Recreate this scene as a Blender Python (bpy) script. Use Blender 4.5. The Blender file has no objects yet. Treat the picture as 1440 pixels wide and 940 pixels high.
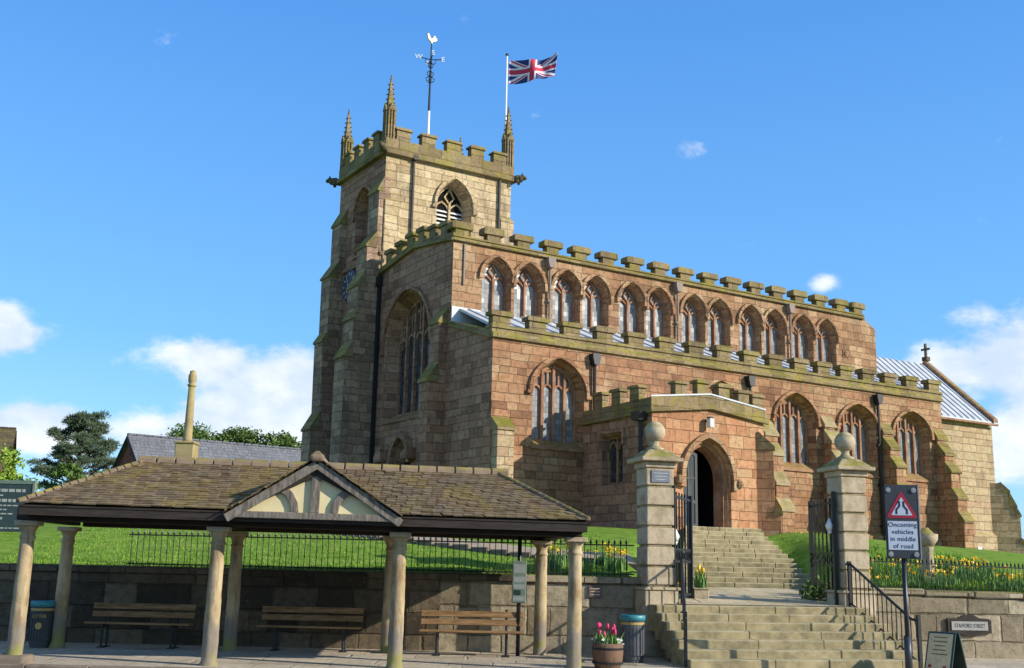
import bpy, bmesh, math, random
from mathutils import Vector, Matrix
from mathutils.geometry import tessellate_polygon
from mathutils import noise as mnoise
R = math.radians
random.seed(7)
scene = bpy.context.scene
COL = scene.collection

# ------------------------------------------------------------------ camera, sky, sun, exposure
F_PX, H0, ROLL = 1560.0, 795.0, 0.022
PITCH = math.atan((H0 - 470) / F_PX)
cd = bpy.data.cameras.new('camera'); cam = bpy.data.objects.new('camera', cd); COL.objects.link(cam)
cd.sensor_width = 36; cd.sensor_fit = 'HORIZONTAL'; cd.lens = F_PX / 1440 * 36
cd.clip_start = 0.1; cd.clip_end = 3000
cam.matrix_world = Matrix.Translation((0, 0, 1.6)) @ Matrix.Rotation(math.pi / 2 + PITCH, 4, 'X') @ Matrix.Rotation(ROLL, 4, 'Z')
scene.camera = cam

SUN = Vector((4.05, -1.5, 1.95)).normalized()
SUN_EL = math.asin(SUN.z); SUN_AZ = math.atan2(SUN.x, SUN.y)
scene.view_settings.view_transform = 'Standard'; scene.view_settings.look = 'None'
scene.view_settings.exposure = 0.40; scene.view_settings.gamma = 1
scene.view_settings.use_curve_mapping = False
ld = bpy.data.lights.new('sun', 'SUN'); lo = bpy.data.objects.new('sun', ld); COL.objects.link(lo)
ld.energy = 4.5; ld.angle = R(0.5); ld.color = (1.0, 0.93, 0.82)
lo.rotation_euler = (-SUN).to_track_quat('-Z', 'Y').to_euler(); lo.location = (40, -15, 30)

W = bpy.data.worlds.new('World'); scene.world = W; W.use_nodes = True
def nd(nt, typ, **kw):
    n = nt.nodes.new(typ)
    for k, v in kw.items():
        if k.startswith('i_'):
            key = k[2:]; n.inputs[int(key) if key.isdigit() else key.replace('_', ' ')].default_value = v
        else: setattr(n, k, v)
    return n
def mth(nt, op, a, b=None, c=None, clamp=False):
    n = nt.nodes.new('ShaderNodeMath'); n.operation = op; n.use_clamp = clamp
    for i, x in enumerate((a, b, c)):
        if x is None: continue
        if isinstance(x, (int, float)): n.inputs[i].default_value = x
        else: nt.links.new(x, n.inputs[i])
    return n.outputs[0]
def mixc(nt, fac, a, b, blend='MIX'):
    n = nt.nodes.new('ShaderNodeMix'); n.data_type = 'RGBA'; n.blend_type = blend
    for s, x in ((n.inputs[0], fac), (n.inputs[6], a), (n.inputs[7], b)):
        if isinstance(x, (int, float)): s.default_value = x
        elif isinstance(x, (tuple, list)): s.default_value = (x[0], x[1], x[2], 1)
        else: nt.links.new(x, s)
    return n.outputs[2]
def smooth(nt, x, lo_, hi_):
    n = nt.nodes.new('ShaderNodeMapRange'); n.interpolation_type = 'SMOOTHSTEP'
    nt.links.new(x, n.inputs[0]); n.inputs[1].default_value = lo_; n.inputs[2].default_value = hi_
    return n.outputs[0]
wt = W.node_tree; wt.nodes.clear()
sky = nd(wt, 'ShaderNodeTexSky', sky_type='NISHITA', sun_disc=False, sun_elevation=SUN_EL, sun_rotation=SUN_AZ,
         altitude=100, air_density=1.0, dust_density=0.35, ozone_density=2.6)
tc = nd(wt, 'ShaderNodeTexCoord')
nrm = nd(wt, 'ShaderNodeVectorMath', operation='NORMALIZE'); wt.links.new(tc.outputs['Generated'], nrm.inputs[0])
sp = nd(wt, 'ShaderNodeSeparateXYZ'); wt.links.new(nrm.outputs[0], sp.inputs[0])
az = mth(wt, 'ARCTAN2', sp.outputs[0], sp.outputs[1]); el = mth(wt, 'ARCSINE', sp.outputs[2])
cv = nd(wt, 'ShaderNodeCombineXYZ'); wt.links.new(az, cv.inputs[0]); wt.links.new(mth(wt, 'MULTIPLY', el, 1.5), cv.inputs[1])
nz = nd(wt, 'ShaderNodeTexNoise', i_Scale=13.0, i_Detail=8.0, i_Roughness=0.56); wt.links.new(cv.outputs[0], nz.inputs['Vector'])
nz2 = nd(wt, 'ShaderNodeTexNoise', i_Scale=42.0, i_Detail=7.0, i_Roughness=0.66); wt.links.new(cv.outputs[0], nz2.inputs['Vector'])
CLOUDS = [(-0.192, .150, .034, .034, 1.05), (-0.235, .125, .05, .030, .85), (-0.275, .170, .035, .018, .8), (-0.29, .10, .06, .022, .55), (-0.462, .186, .045, .020, .95), (-0.43, .172, .03, .014, .5),
          (0.462, .176, .055, .034, 1.15), (0.50, .13, .06, .03, .9), (0.375, .172, .035, .018, .7), (-0.405, .104, .042, .020, 1.1), (0.445, .098, .05, .022, .95), (0.161, .369, .020, .011, .46), (0.284, .248, .016, .009, .58),
          (0.40, .215, .018, .010, .42), (0.22, .285, .02, .010, .36), (0.10, .33, .03, .012, .34),
          (0.9, .2, .2, .06, 1), (1.5, .15, .3, .05, .9), (-0.9, .2, .22, .06, 1), (-1.6, .25, .3, .08, .9), (2.6, .3, .4, .1, 1), (-2.6, .22, .4, .08, 1)]
tot = None
for a0, e0, sa, se, w_ in CLOUDS:
    da = mth(wt, 'DIVIDE', mth(wt, 'SUBTRACT', az, a0), sa); de = mth(wt, 'DIVIDE', mth(wt, 'SUBTRACT', el, e0), se)
    q = mth(wt, 'ADD', mth(wt, 'MULTIPLY', da, da), mth(wt, 'MULTIPLY', de, de))
    g = mth(wt, 'MULTIPLY', mth(wt, 'EXPONENT', mth(wt, 'MULTIPLY', q, -0.8)), w_)
    tot = g if tot is None else mth(wt, 'ADD', tot, g)
dens = mth(wt, 'ADD', mth(wt, 'MULTIPLY', tot, 0.75), mth(wt, 'ADD', mth(wt, 'MULTIPLY', nz.outputs[0], 1.0), mth(wt, 'MULTIPLY', nz2.outputs[0], 0.42)))
dens = mth(wt, 'SUBTRACT', dens, 0.735)
cm = smooth(wt, dens, 0.16, 0.50)
shade = smooth(wt, nz.outputs[0], 0.35, 0.7)
ccol = mixc(wt, shade, (3.6, 4.2, 5.2), (5.6, 5.75, 5.95))
skyn = mixc(wt, 1.0, sky.outputs[0], (0.72, 1.08, 1.36), 'MULTIPLY')
grad = wt.nodes.new('ShaderNodeValToRGB'); wt.links.new(mth(wt, 'DIVIDE', el, 1.2, clamp=True), grad.inputs[0])
for e_, (p_, c_) in zip([grad.color_ramp.elements[0], grad.color_ramp.elements[1], grad.color_ramp.elements.new(.5), grad.color_ramp.elements.new(.5)],
                        [(0.0, (2.3, 3.7, 5.0)), (1.0, (.34, 1.3, 3.8)), (.16, (.98, 2.62, 5.0)), (.40, (.47, 1.78, 4.6))]): e_.position = p_; e_.color = (*c_, 1)
skyc = mixc(wt, .7, skyn, grad.outputs[0])
fin = mixc(wt, mth(wt, 'MULTIPLY', cm, 0.92), skyc, ccol)
bg = nd(wt, 'ShaderNodeBackground', i_Strength=0.15); wt.links.new(fin, bg.inputs[0])
wo = nd(wt, 'ShaderNodeOutputWorld'); wt.links.new(bg.outputs[0], wo.inputs[0])

# ------------------------------------------------------------------ materials
def new_mat(name):
    m = bpy.data.materials.new(name); m.use_nodes = True
    nt = m.node_tree; b = nt.nodes['Principled BSDF']
    return m, nt, b
def ramp(nt, fac, stops, interp='LINEAR'):
    n = nt.nodes.new('ShaderNodeValToRGB'); cr = n.color_ramp; cr.interpolation = interp
    while len(cr.elements) < len(stops): cr.elements.new(0.5)
    for e_, (p_, c_) in zip(cr.elements, stops): e_.position = p_; e_.color = (c_[0], c_[1], c_[2], 1)
    nt.links.new(fac, n.inputs[0]); return n.outputs[0]
def pal(cols): n = len(cols); return [(i / max(1, n - 1), c) for i, c in enumerate(cols)]
def noise(nt, vec, scale, detail=5, rough=0.6, out=0):
    n = nd(nt, 'ShaderNodeTexNoise', i_Scale=scale, i_Detail=float(detail), i_Roughness=rough)
    if vec is not None: nt.links.new(vec, n.inputs['Vector'])
    return n.outputs[out]
MOSS = (0.17, 0.16, 0.02); LICHEN = (0.31, 0.26, 0.03)
def mat_ashlar(name, cols, bw=0.62, bh=0.31, mortar=(0.23, 0.17, 0.11), moss=0.5, soot=0.5, joint=0.011, contrast=.7, patch=None, jmix=.5, mossall=0.0):
    """coursed squared stone from UVs measured in metres"""
    m, nt, b = new_mat(name); L = nt.links
    tcn = nd(nt, 'ShaderNodeTexCoord'); uv = tcn.outputs['UV']; ob = tcn.outputs['Object']
    wv = noise(nt, uv, 2.1, 4, .65, 1)
    off = nd(nt, 'ShaderNodeVectorMath', operation='MULTIPLY_ADD'); L.new(wv, off.inputs[0]); off.inputs[1].default_value = (.11, .075, 0); L.new(uv, off.inputs[2])
    s = nd(nt, 'ShaderNodeSeparateXYZ'); L.new(off.outputs[0], s.inputs[0])
    y = mth(nt, 'ADD', s.outputs[1], mth(nt, 'MULTIPLY', mth(nt, 'SINE', mth(nt, 'MULTIPLY', s.outputs[1], 4.1)), bh * .17))
    y = mth(nt, 'DIVIDE', y, bh); row = mth(nt, 'FLOOR', y); fy = mth(nt, 'FRACT', y)
    wn = nd(nt, 'ShaderNodeTexWhiteNoise', noise_dimensions='1D'); L.new(row, wn.inputs['W'])
    sepw = nd(nt, 'ShaderNodeSeparateXYZ'); L.new(wn.outputs['Color'], sepw.inputs[0])
    bwr = mth(nt, 'MULTIPLY', mth(nt, 'ADD', mth(nt, 'MULTIPLY', sepw.outputs[0], .8), .62), bw)
    x = mth(nt, 'ADD', s.outputs[0], mth(nt, 'MULTIPLY', mth(nt, 'SINE', mth(nt, 'ADD', mth(nt, 'MULTIPLY', s.outputs[0], 3.3), mth(nt, 'MULTIPLY', row, 1.7))), bw * .2))
    cx = mth(nt, 'ADD', mth(nt, 'DIVIDE', x, bwr), mth(nt, 'MULTIPLY', sepw.outputs[1], 9.0))
    colm = mth(nt, 'FLOOR', cx); fx = mth(nt, 'FRACT', cx)
    cell = nd(nt, 'ShaderNodeCombineXYZ'); L.new(colm, cell.inputs[0]); L.new(row, cell.inputs[1])
    wn2 = nd(nt, 'ShaderNodeTexWhiteNoise', noise_dimensions='2D'); L.new(cell.outputs[0], wn2.inputs['Vector'])
    s2 = nd(nt, 'ShaderNodeSeparateXYZ'); L.new(wn2.outputs['Color'], s2.inputs[0])
    dx = mth(nt, 'MULTIPLY', mth(nt, 'MINIMUM', fx, mth(nt, 'SUBTRACT', 1.0, fx)), bwr)
    dy = mth(nt, 'MULTIPLY', mth(nt, 'MINIMUM', fy, mth(nt, 'SUBTRACT', 1.0, fy)), bh)
    d = mth(nt, 'MINIMUM', dx, dy)
    d = mth(nt, 'ADD', d, mth(nt, 'MULTIPLY', mth(nt, 'SUBTRACT', noise(nt, uv, 14, 3), .5), .02))
    blk = smooth(nt, d, joint * .3, joint * 1.5)
    big = noise(nt, uv, .33, 4, .6)
    f = mth(nt, 'ADD', mth(nt, 'MULTIPLY', mth(nt, 'SUBTRACT', s2.outputs[0], .5), contrast), mth(nt, 'ADD', mth(nt, 'MULTIPLY', mth(nt, 'SUBTRACT', big, .5), 1.7), .5), clamp=True)
    base = ramp(nt, f, pal(cols))
    val = mth(nt, 'ADD', .80, mth(nt, 'MULTIPLY', mth(nt, 'ADD', mth(nt, 'MULTIPLY', s2.outputs[1], .6), mth(nt, 'MULTIPLY', noise(nt, uv, 4.5, 5, .7), .5)), .42))
    bv = nd(nt, 'ShaderNodeCombineXYZ')
    for i in range(3): L.new(val, bv.inputs[i])
    base = mixc(nt, 1.0, base, bv.outputs[0], 'MULTIPLY')
    base = mixc(nt, mth(nt, 'MULTIPLY', smooth(nt, s2.outputs[2], .90, .96), .45), base, tuple(min(1, c * 1.2) for c in cols[-1]))
    base = mixc(nt, mth(nt, 'MULTIPLY', smooth(nt, s2.outputs[1], .92, .97), .45), base, tuple(c * .55 for c in cols[0]))
    fine = noise(nt, uv, 7, 7, .74)
    base = mixc(nt, mth(nt, 'MULTIPLY', smooth(nt, fine, .44, .66), .55), base, tuple(c * .6 for c in cols[0]))
    pale = smooth(nt, noise(nt, uv, 2.9, 6, .72), .55, .7)
    base = mixc(nt, mth(nt, 'MULTIPLY', pale, .4), base, tuple(min(1, c * 1.12) for c in cols[-1]))
    # soot and run-off stains stretched down the wall
    mp = nd(nt, 'ShaderNodeMapping'); mp.inputs['Scale'].default_value = (1.3, .45, 1); L.new(uv, mp.inputs[0])
    st = smooth(nt, noise(nt, mp.outputs[0], .8, 6, .68), .52, .72)
    base = mixc(nt, mth(nt, 'MULTIPLY', st, soot), base, (0.085, 0.066, 0.048))
    mp2 = nd(nt, 'ShaderNodeMapping'); mp2.inputs['Scale'].default_value = (2.2, .28, 1); L.new(uv, mp2.inputs[0])
    st2 = smooth(nt, noise(nt, mp2.outputs[0], 1.0, 7, .7), .56, .74)
    base = mixc(nt, mth(nt, 'MULTIPLY', st2, soot * .7), base, (0.12, 0.085, 0.055))
    ptc = smooth(nt, noise(nt, uv, 1.1, 5, .7), .57, .64)
    if patch: base = mixc(nt, mth(nt, 'MULTIPLY', ptc, .7), base, patch)
    base = mixc(nt, mth(nt, 'MULTIPLY', mth(nt, 'SUBTRACT', 1.0, blk), mth(nt, 'MULTIPLY', smooth(nt, noise(nt, uv, .9, 4, .7), .40, .66), jmix * 1.25)), base, mortar)
    ge = nd(nt, 'ShaderNodeNewGeometry'); sn = nd(nt, 'ShaderNodeSeparateXYZ'); L.new(ge.outputs['Normal'], sn.inputs[0])
    mf = mth(nt, 'MULTIPLY', smooth(nt, sn.outputs[2], .25, .8), moss)
    mn = noise(nt, ob, 3.2, 5, .65)
    mcol = mixc(nt, smooth(nt, noise(nt, ob, 1.3, 3), .4, .62), MOSS, LICHEN)
    base = mixc(nt, mth(nt, 'MULTIPLY', mf, smooth(nt, mn, .3, .6)), base, mcol)
    if mossall: base = mixc(nt, mth(nt, 'MULTIPLY', smooth(nt, noise(nt, ob, 1.9, 6, .72), .46, .62), mossall), base, mcol)
    L.new(base, b.inputs['Base Color']); b.inputs['Roughness'].default_value = .92; b.inputs['Specular IOR Level'].default_value = .2
    hgt = mth(nt, 'ADD', mth(nt, 'MULTIPLY', blk, .6), mth(nt, 'ADD', mth(nt, 'MULTIPLY', fine, .5), mth(nt, 'MULTIPLY', s2.outputs[2], .35)))
    bp = nd(nt, 'ShaderNodeBump', i_Strength=.9, i_Distance=.06); L.new(hgt, bp.inputs['Height']); L.new(bp.outputs[0], b.inputs['Normal'])
    return m
def mat_rough(name, cols, scale=3.0, rough=.9, bump=.3, dist=.02, moss=0.0, stain=0.0, stain_col=(.06, .05, .04), spec=.25, metal=0.0, streak=None, mosscol=None):
    m, nt, b = new_mat(name); L = nt.links
    tcn = nd(nt, 'ShaderNodeTexCoord'); ob = tcn.outputs['Object']; v = ob
    if streak:
        mp = nd(nt, 'ShaderNodeMapping'); mp.inputs['Scale'].default_value = streak; L.new(ob, mp.inputs[0]); v = mp.outputs[0]
    f1 = noise(nt, v, scale, 6, .65)
    base = ramp(nt, smooth(nt, f1, .28, .72), pal(cols))
    if stain: base = mixc(nt, mth(nt, 'MULTIPLY', smooth(nt, noise(nt, ob, scale * .45, 5, .7), .5, .68), stain), base, stain_col)
    if moss:
        ge = nd(nt, 'ShaderNodeNewGeometry'); sn = nd(nt, 'ShaderNodeSeparateXYZ'); L.new(ge.outputs['Normal'], sn.inputs[0])
        mc = mosscol or mixc(nt, smooth(nt, noise(nt, ob, 1.7, 3), .4, .62), MOSS, LICHEN)
        mf = mth(nt, 'MULTIPLY', smooth(nt, sn.outputs[2], .15, .8), moss)
        base = mixc(nt, mth(nt, 'MULTIPLY', mf, smooth(nt, noise(nt, ob, 4.5, 5, .7), .33, .6)), base, mc)
    L.new(base, b.inputs['Base Color'])
    b.inputs['Roughness'].default_value = rough; b.inputs['Specular IOR Level'].default_value = spec; b.inputs['Metallic'].default_value = metal
    if bump:
        bp = nd(nt, 'ShaderNodeBump', i_Strength=bump, i_Distance=dist); L.new(noise(nt, v, scale * 3.2, 6, .7), bp.inputs['Height']); L.new(bp.outputs[0], b.inputs['Normal'])
    return m
def mat_attr(name, cols, rough=.85, bump=.25, moss=0.0, spec=.25, nscale=6.0, mossdir=None):
    """colour picked per tile or leaf from the 'rnd' attribute, blotched with noise"""
    m, nt, b = new_mat(name); L = nt.links
    at = nd(nt, 'ShaderNodeAttribute', attribute_name='rnd'); tcn = nd(nt, 'ShaderNodeTexCoord'); ob = tcn.outputs['Object']
    base = ramp(nt, at.outputs['Fac'], pal(cols))
    n1 = noise(nt, ob, nscale, 5, .65)
    base = mixc(nt, mth(nt, 'MULTIPLY', smooth(nt, n1, .4, .75), .4), base, tuple(c * .5 for c in cols[0]))
    if moss:
        mf = mth(nt, 'MULTIPLY', smooth(nt, noise(nt, ob, 1.4, 5, .72), .45, .62), moss)
        base = mixc(nt, mf, base, (.26, .19, .035))
        mf2 = mth(nt, 'MULTIPLY', smooth(nt, noise(nt, ob, 11, 3, .6), .62, .72), moss * .6)
        base = mixc(nt, mf2, base, (.34, .31, .22))
    L.new(base, b.inputs['Base Color']); b.inputs['Roughness'].default_value = rough; b.inputs['Specular IOR Level'].default_value = spec
    if bump:
        bp = nd(nt, 'ShaderNodeBump', i_Strength=bump, i_Distance=.01); L.new(noise(nt, ob, nscale * 5, 4, .6), bp.inputs['Height']); L.new(bp.outputs[0], b.inputs['Normal'])
    return m
def mat_plain(name, col, rough=.5, metal=0.0, spec=.5, vary=.15, scale=12):
    return mat_rough(name, [tuple(c * (1 - vary) for c in col), tuple(min(1, c * (1 + vary)) for c in col)], scale=scale, rough=rough, bump=.06, dist=.004, spec=spec, metal=metal)
def mat_glass(name, dark, light, gx=.13, gy=.17, rough=.24):
    """leaded panes: each quarry tilts and tints a little, lead lines between"""
    m, nt, b = new_mat(name); L = nt.links
    tcn = nd(nt, 'ShaderNodeTexCoord'); s = nd(nt, 'ShaderNodeSeparateXYZ'); L.new(tcn.outputs['UV'], s.inputs[0])
    cx = mth(nt, 'DIVIDE', s.outputs[0], gx); cy = mth(nt, 'DIVIDE', s.outputs[1], gy)
    cell = nd(nt, 'ShaderNodeCombineXYZ'); L.new(mth(nt, 'FLOOR', cx), cell.inputs[0]); L.new(mth(nt, 'FLOOR', cy), cell.inputs[1])
    wn = nd(nt, 'ShaderNodeTexWhiteNoise', noise_dimensions='2D'); L.new(cell.outputs[0], wn.inputs['Vector'])
    def edge(c, g):
        f = mth(nt, 'FRACT', c); return mth(nt, 'MULTIPLY', mth(nt, 'MINIMUM', f, mth(nt, 'SUBTRACT', 1.0, f)), g)
    e_ = mth(nt, 'MINIMUM', edge(cx, gx), edge(cy, gy)); lead = smooth(nt, e_, .006, .012)
    col = ramp(nt, wn.outputs['Value'], pal([dark, light]))
    col = mixc(nt, mth(nt, 'MULTIPLY', mth(nt, 'SUBTRACT', 1.0, lead), .6), col, (.07, .07, .07))
    L.new(col, b.inputs['Base Color']); b.inputs['Roughness'].default_value = rough; b.inputs['Specular IOR Level'].default_value = .35
    vm = nd(nt, 'ShaderNodeVectorMath', operation='MULTIPLY_ADD'); L.new(wn.outputs['Color'], vm.inputs[0]); vm.inputs[1].default_value = (.10, .10, .10)
    ge = nd(nt, 'ShaderNodeNewGeometry'); L.new(ge.outputs['Normal'], vm.inputs[2])
    sb = nd(nt, 'ShaderNodeVectorMath', operation='ADD'); L.new(vm.outputs[0], sb.inputs[0]); sb.inputs[1].default_value = (-.05, -.05, -.05)
    nn = nd(nt, 'ShaderNodeVectorMath', operation='NORMALIZE'); L.new(sb.outputs[0], nn.inputs[0]); L.new(nn.outputs[0], b.inputs['Normal'])
    return m

M = {}
M['aisle'] = mat_ashlar('red sandstone of the aisle', [(.19, .095, .052), (.365, .185, .098), (.40, .228, .122), (.45, .30, .17)], bw=.5, bh=.26, moss=.6, soot=.55, patch=(.33, .155, .07))
M['porch'] = mat_ashlar('orange sandstone of the porch', [(.31, .15, .078), (.46, .22, .108), (.52, .27, .14), (.48, .305, .165)], bw=.56, bh=.31, moss=.6, soot=.22, patch=(.45, .20, .105))
M['clere'] = mat_ashlar('brown sandstone of the clerestory', [(.23, .125, .068), (.37, .205, .108), (.42, .262, .145), (.46, .32, .185)], bw=.55, bh=.28, moss=.6, soot=.45)
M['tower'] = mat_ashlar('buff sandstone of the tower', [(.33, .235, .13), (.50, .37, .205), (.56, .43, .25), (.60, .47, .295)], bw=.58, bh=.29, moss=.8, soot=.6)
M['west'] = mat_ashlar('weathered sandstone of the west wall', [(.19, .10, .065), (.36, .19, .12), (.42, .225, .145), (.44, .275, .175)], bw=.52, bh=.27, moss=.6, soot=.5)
M['buttress'] = mat_ashlar('sooty buttress stone', [(.20, .125, .085), (.36, .235, .155), (.48, .34, .215)], bw=.55, bh=.30, moss=.7, soot=.9)
M['chancel'] = mat_ashlar('buff sandstone of the chancel', [(.31, .215, .12), (.45, .335, .195), (.50, .38, .235), (.42, .265, .155)], bw=.6, bh=.30, moss=.7, soot=.4)
M['battle'] = mat_ashlar('lichen-grown parapet stone', [(.16, .115, .06), (.27, .195, .105), (.33, .25, .14)], bw=.8, bh=.42, moss=1.0, soot=.55, joint=.008, mossall=.6)
M['trim'] = mat_rough('red sandstone dressing', [(.20, .095, .055), (.32, .165, .095), (.38, .235, .145)], 2.2, moss=.6, stain=.5)
M['trimpale'] = mat_rough('pale stone dressing', [(.30, .22, .13), (.42, .33, .2)], 1.6, moss=.8, stain=.4)
M['glass'] = mat_glass('leaded window glass', (.17, .17, .165), (.32, .32, .31))
M['glassdark'] = mat_glass('dark leaded glass', (.02, .022, .026), (.06, .062, .07))  # west windows' shade is put into this darker copy of the glass
M['lead'] = mat_rough('lead roofing', [(.42, .44, .46), (.58, .60, .62)], 2.0, rough=.5, bump=.1, spec=.5, stain=.25, stain_col=(.3, .32, .33))
M['doorglass'] = mat_glass('grey door glass', (.04, .043, .043), (.06, .064, .064), .3, .45)
M['iron'] = mat_plain('black painted iron', (.016, .016, .018), .5, 0, .4)
M['lv'] = mat_plain('white louvre boards', (.62, .62, .6), .7)
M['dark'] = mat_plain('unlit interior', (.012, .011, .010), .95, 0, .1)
M['wall'] = mat_ashlar('churchyard wall blocks', [(.22, .175, .11), (.36, .295, .19), (.44, .37, .25)], bw=.8, bh=.42, mortar=(.12, .095, .06), moss=.7, soot=.6, joint=.02, contrast=1.0, jmix=.75)
M['pier'] = mat_rough('gate pier sandstone', [(.30, .235, .145), (.46, .37, .245), (.52, .43, .29)], 2.6, moss=.9, stain=.6, stain_col=(.13, .11, .08), bump=.6, dist=.03)
M['step'] = mat_rough('worn stone of the steps', [(.18, .15, .085), (.30, .245, .13), (.40, .33, .185)], 2.6, moss=.75, stain=.5, stain_col=(.10, .09, .04), mosscol=(.46, .41, .26))
M['column'] = mat_rough('turned sandstone column', [(.32, .245, .15), (.44, .35, .225), (.49, .40, .27)], 2.4, stain=.45, stain_col=(.16, .12, .085), bump=.5)
M['timber'] = mat_rough('dark stained timber', [(.026, .019, .014), (.055, .041, .031)], 3, rough=.7, streak=(1, 8, 8), bump=.3)
M['oak'] = mat_rough('weathered oak', [(.10, .08, .06), (.19, .16, .125), (.29, .25, .2)], 3, rough=.8, streak=(8, 8, 1.5), bump=.35)
M['plaster'] = mat_rough('cream plaster', [(.70, .57, .30), (.77, .66, .38)], 2, bump=.12, stain=.15, stain_col=(.5, .42, .25))
M['tile'] = mat_attr('clay roof tiles', [(.11, .073, .042), (.165, .115, .066), (.215, .16, .098), (.16, .125, .08)], moss=.42)
M['ridge'] = mat_rough('clay ridge tile', [(.22, .155, .10), (.31, .225, .15)], 4, moss=.6, stain=.3)
M['hip'] = mat_rough('weathered hip tile', [(.14, .10, .07), (.21, .155, .11)], 5, moss=.8, stain=.3)
M['slate'] = mat_ashlar('grey slate', [(.15, .155, .175), (.175, .18, .2), (.195, .2, .22)], bw=.3, bh=.2, mortar=(.1, .1, .115), moss=.04, soot=.12, joint=.006)
M['brick'] = mat_ashlar('red brick', [(.20, .065, .045), (.27, .09, .06), (.30, .12, .08)], bw=.22, bh=.075, mortar=(.26, .18, .14), moss=.2, soot=.2, joint=.006)
M['darktile'] = mat_ashlar('brown tiled roof', [(.085, .06, .05), (.11, .08, .06), (.13, .10, .07)], bw=.25, bh=.15, mortar=(.04, .03, .03), moss=.25, soot=.2, joint=.006)
M['grass'] = mat_rough('mown grass', [(.095, .185, .018), (.15, .265, .028), (.19, .30, .038), (.27, .32, .075)], 3.4, rough=.95, bump=.6, dist=.06, spec=.1, stain=.35, stain_col=(.085, .15, .018))
M['blade'] = mat_attr('grass blades', [(.12, .23, .022), (.18, .32, .03), (.24, .38, .05)], bump=0, spec=.2, nscale=2)
M['pave'] = mat_ashlar('paving flags', [(.44, .37, .27), (.52, .44, .32), (.55, .47, .35)], bw=.9, bh=.6, mortar=(.2, .17, .12), moss=0, soot=.22, joint=.012)
M['asphalt'] = mat_rough('road asphalt', [(.045, .044, .042), (.07, .068, .064)], 9, bump=.5)
M['kerb'] = mat_rough('kerb stone', [(.16, .125, .09), (.26, .2, .145)], 3, stain=.4)
M['seat'] = mat_rough('varnished bench slats', [(.16, .085, .035), (.26, .15, .065), (.34, .21, .10)], 3, rough=.6, streak=(1.2, 10, 10), bump=.2)
M['steel'] = mat_plain('galvanised steel', (.30, .30, .31), .5, .6)
M['binbody'] = mat_plain('grey metal bin panel', (.10, .10, .105), .45, .3)
M['bindark'] = mat_plain('dark bin panel', (.03, .035, .035), .5)
M['teal'] = mat_plain('teal painted rim', (.035, .22, .25), .45)
M['gold'] = mat_plain('gold lettering', (.45, .30, .08), .5)
M['white'] = mat_plain('white paint', (.78, .78, .76), .45, vary=.04)
M['gilt'] = mat_plain('gilded copper', (.52, .40, .22), .5, .2)
M['red'] = mat_plain('red sign border', (.36, .012, .03), .4, vary=.06)
M['black'] = mat_plain('black sign paint', (.015, .016, .02), .4)
M['signgrey'] = mat_plain('dark grey sign back board', (.035, .037, .042), .45)
M['signwhite'] = mat_plain('white sign face', (.50, .54, .62), .45, vary=.04)
M['plate'] = mat_plain('aged white nameplate', (.34, .33, .29), .6)
M['navy'] = mat_plain('flag blue', (.012, .022, .13), .7, vary=.08)
M['flagred'] = mat_plain('flag red', (.52, .022, .06), .7, vary=.08)
M['flagwhite'] = mat_plain('flag white', (.72, .72, .76), .7, vary=.04)
M['board'] = mat_plain('dark green notice board', (.03, .05, .05), .5)
M['boardtext'] = mat_plain('pale painted lettering', (.36, .37, .33), .6)
M['buttonhole'] = mat_plain('reflective stud', (.28, .29, .27), .3)
M['cream'] = mat_plain('cream board', (.66, .50, .26), .6)
M['greenpaint'] = mat_plain('dark green paint', (.012, .035, .028), .45)
M['timetable'] = mat_plain('grey green timetable case', (.15, .19, .15), .4)
M['tub'] = mat_rough('oak half barrel', [(.13, .075, .045), (.22, .13, .08)], 4, streak=(8, 8, 1), rough=.8)
M['soil'] = mat_plain('dark compost', (.03, .02, .015), .95)
M['pink'] = mat_plain('pink petals', (.62, .03, .13), .6, vary=.25)
M['petalwhite'] = mat_plain('white petals', (.75, .74, .66), .6)
M['yellow'] = mat_plain('daffodil yellow', (.80, .52, .01), .6, vary=.12)
M['orange'] = mat_plain('orange trumpet', (.75, .28, .01), .6)
M['stem'] = mat_attr('daffodil leaves', [(.09, .19, .05), (.14, .28, .07), (.2, .35, .09)], bump=0)
M['leafgreen'] = mat_attr('bright leaves', [(.14, .24, .03), (.23, .35, .04), (.32, .44, .06)], bump=0)
M['leafdark'] = mat_attr('dark tree leaves', [(.06, .11, .025), (.10, .17, .035), (.16, .23, .05)], bump=0)
M['needle'] = mat_attr('pine needles', [(.05, .075, .045), (.085, .12, .065), (.13, .165, .09)], bump=0)
M['bark'] = mat_rough('tree bark', [(.06, .045, .035), (.12, .09, .07)], 5, bump=.6, streak=(3, 3, 1))
M['brownpipe'] = mat_plain('dark brown cast iron', (.05, .038, .028), .7)
M['clock'] = mat_plain('dark clock dial', (.05, .052, .085), .5)
M['dialwhite'] = mat_plain('white dial', (.45, .45, .5), .5)
M['door'] = mat_plain('dark grey door', (.03, .032, .033), .6)
M['plaquegrey'] = mat_plain('slate plaque', (.15, .16, .19), .5)
M['plaquered'] = mat_plain('brown plaque', (.14, .085, .085), .6)
M['lampglass'] = mat_plain('frosted lamp glass', (.7, .7, .66), .3)
M['render'] = mat_plain('cream render', (.55, .49, .38), .85)

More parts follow.
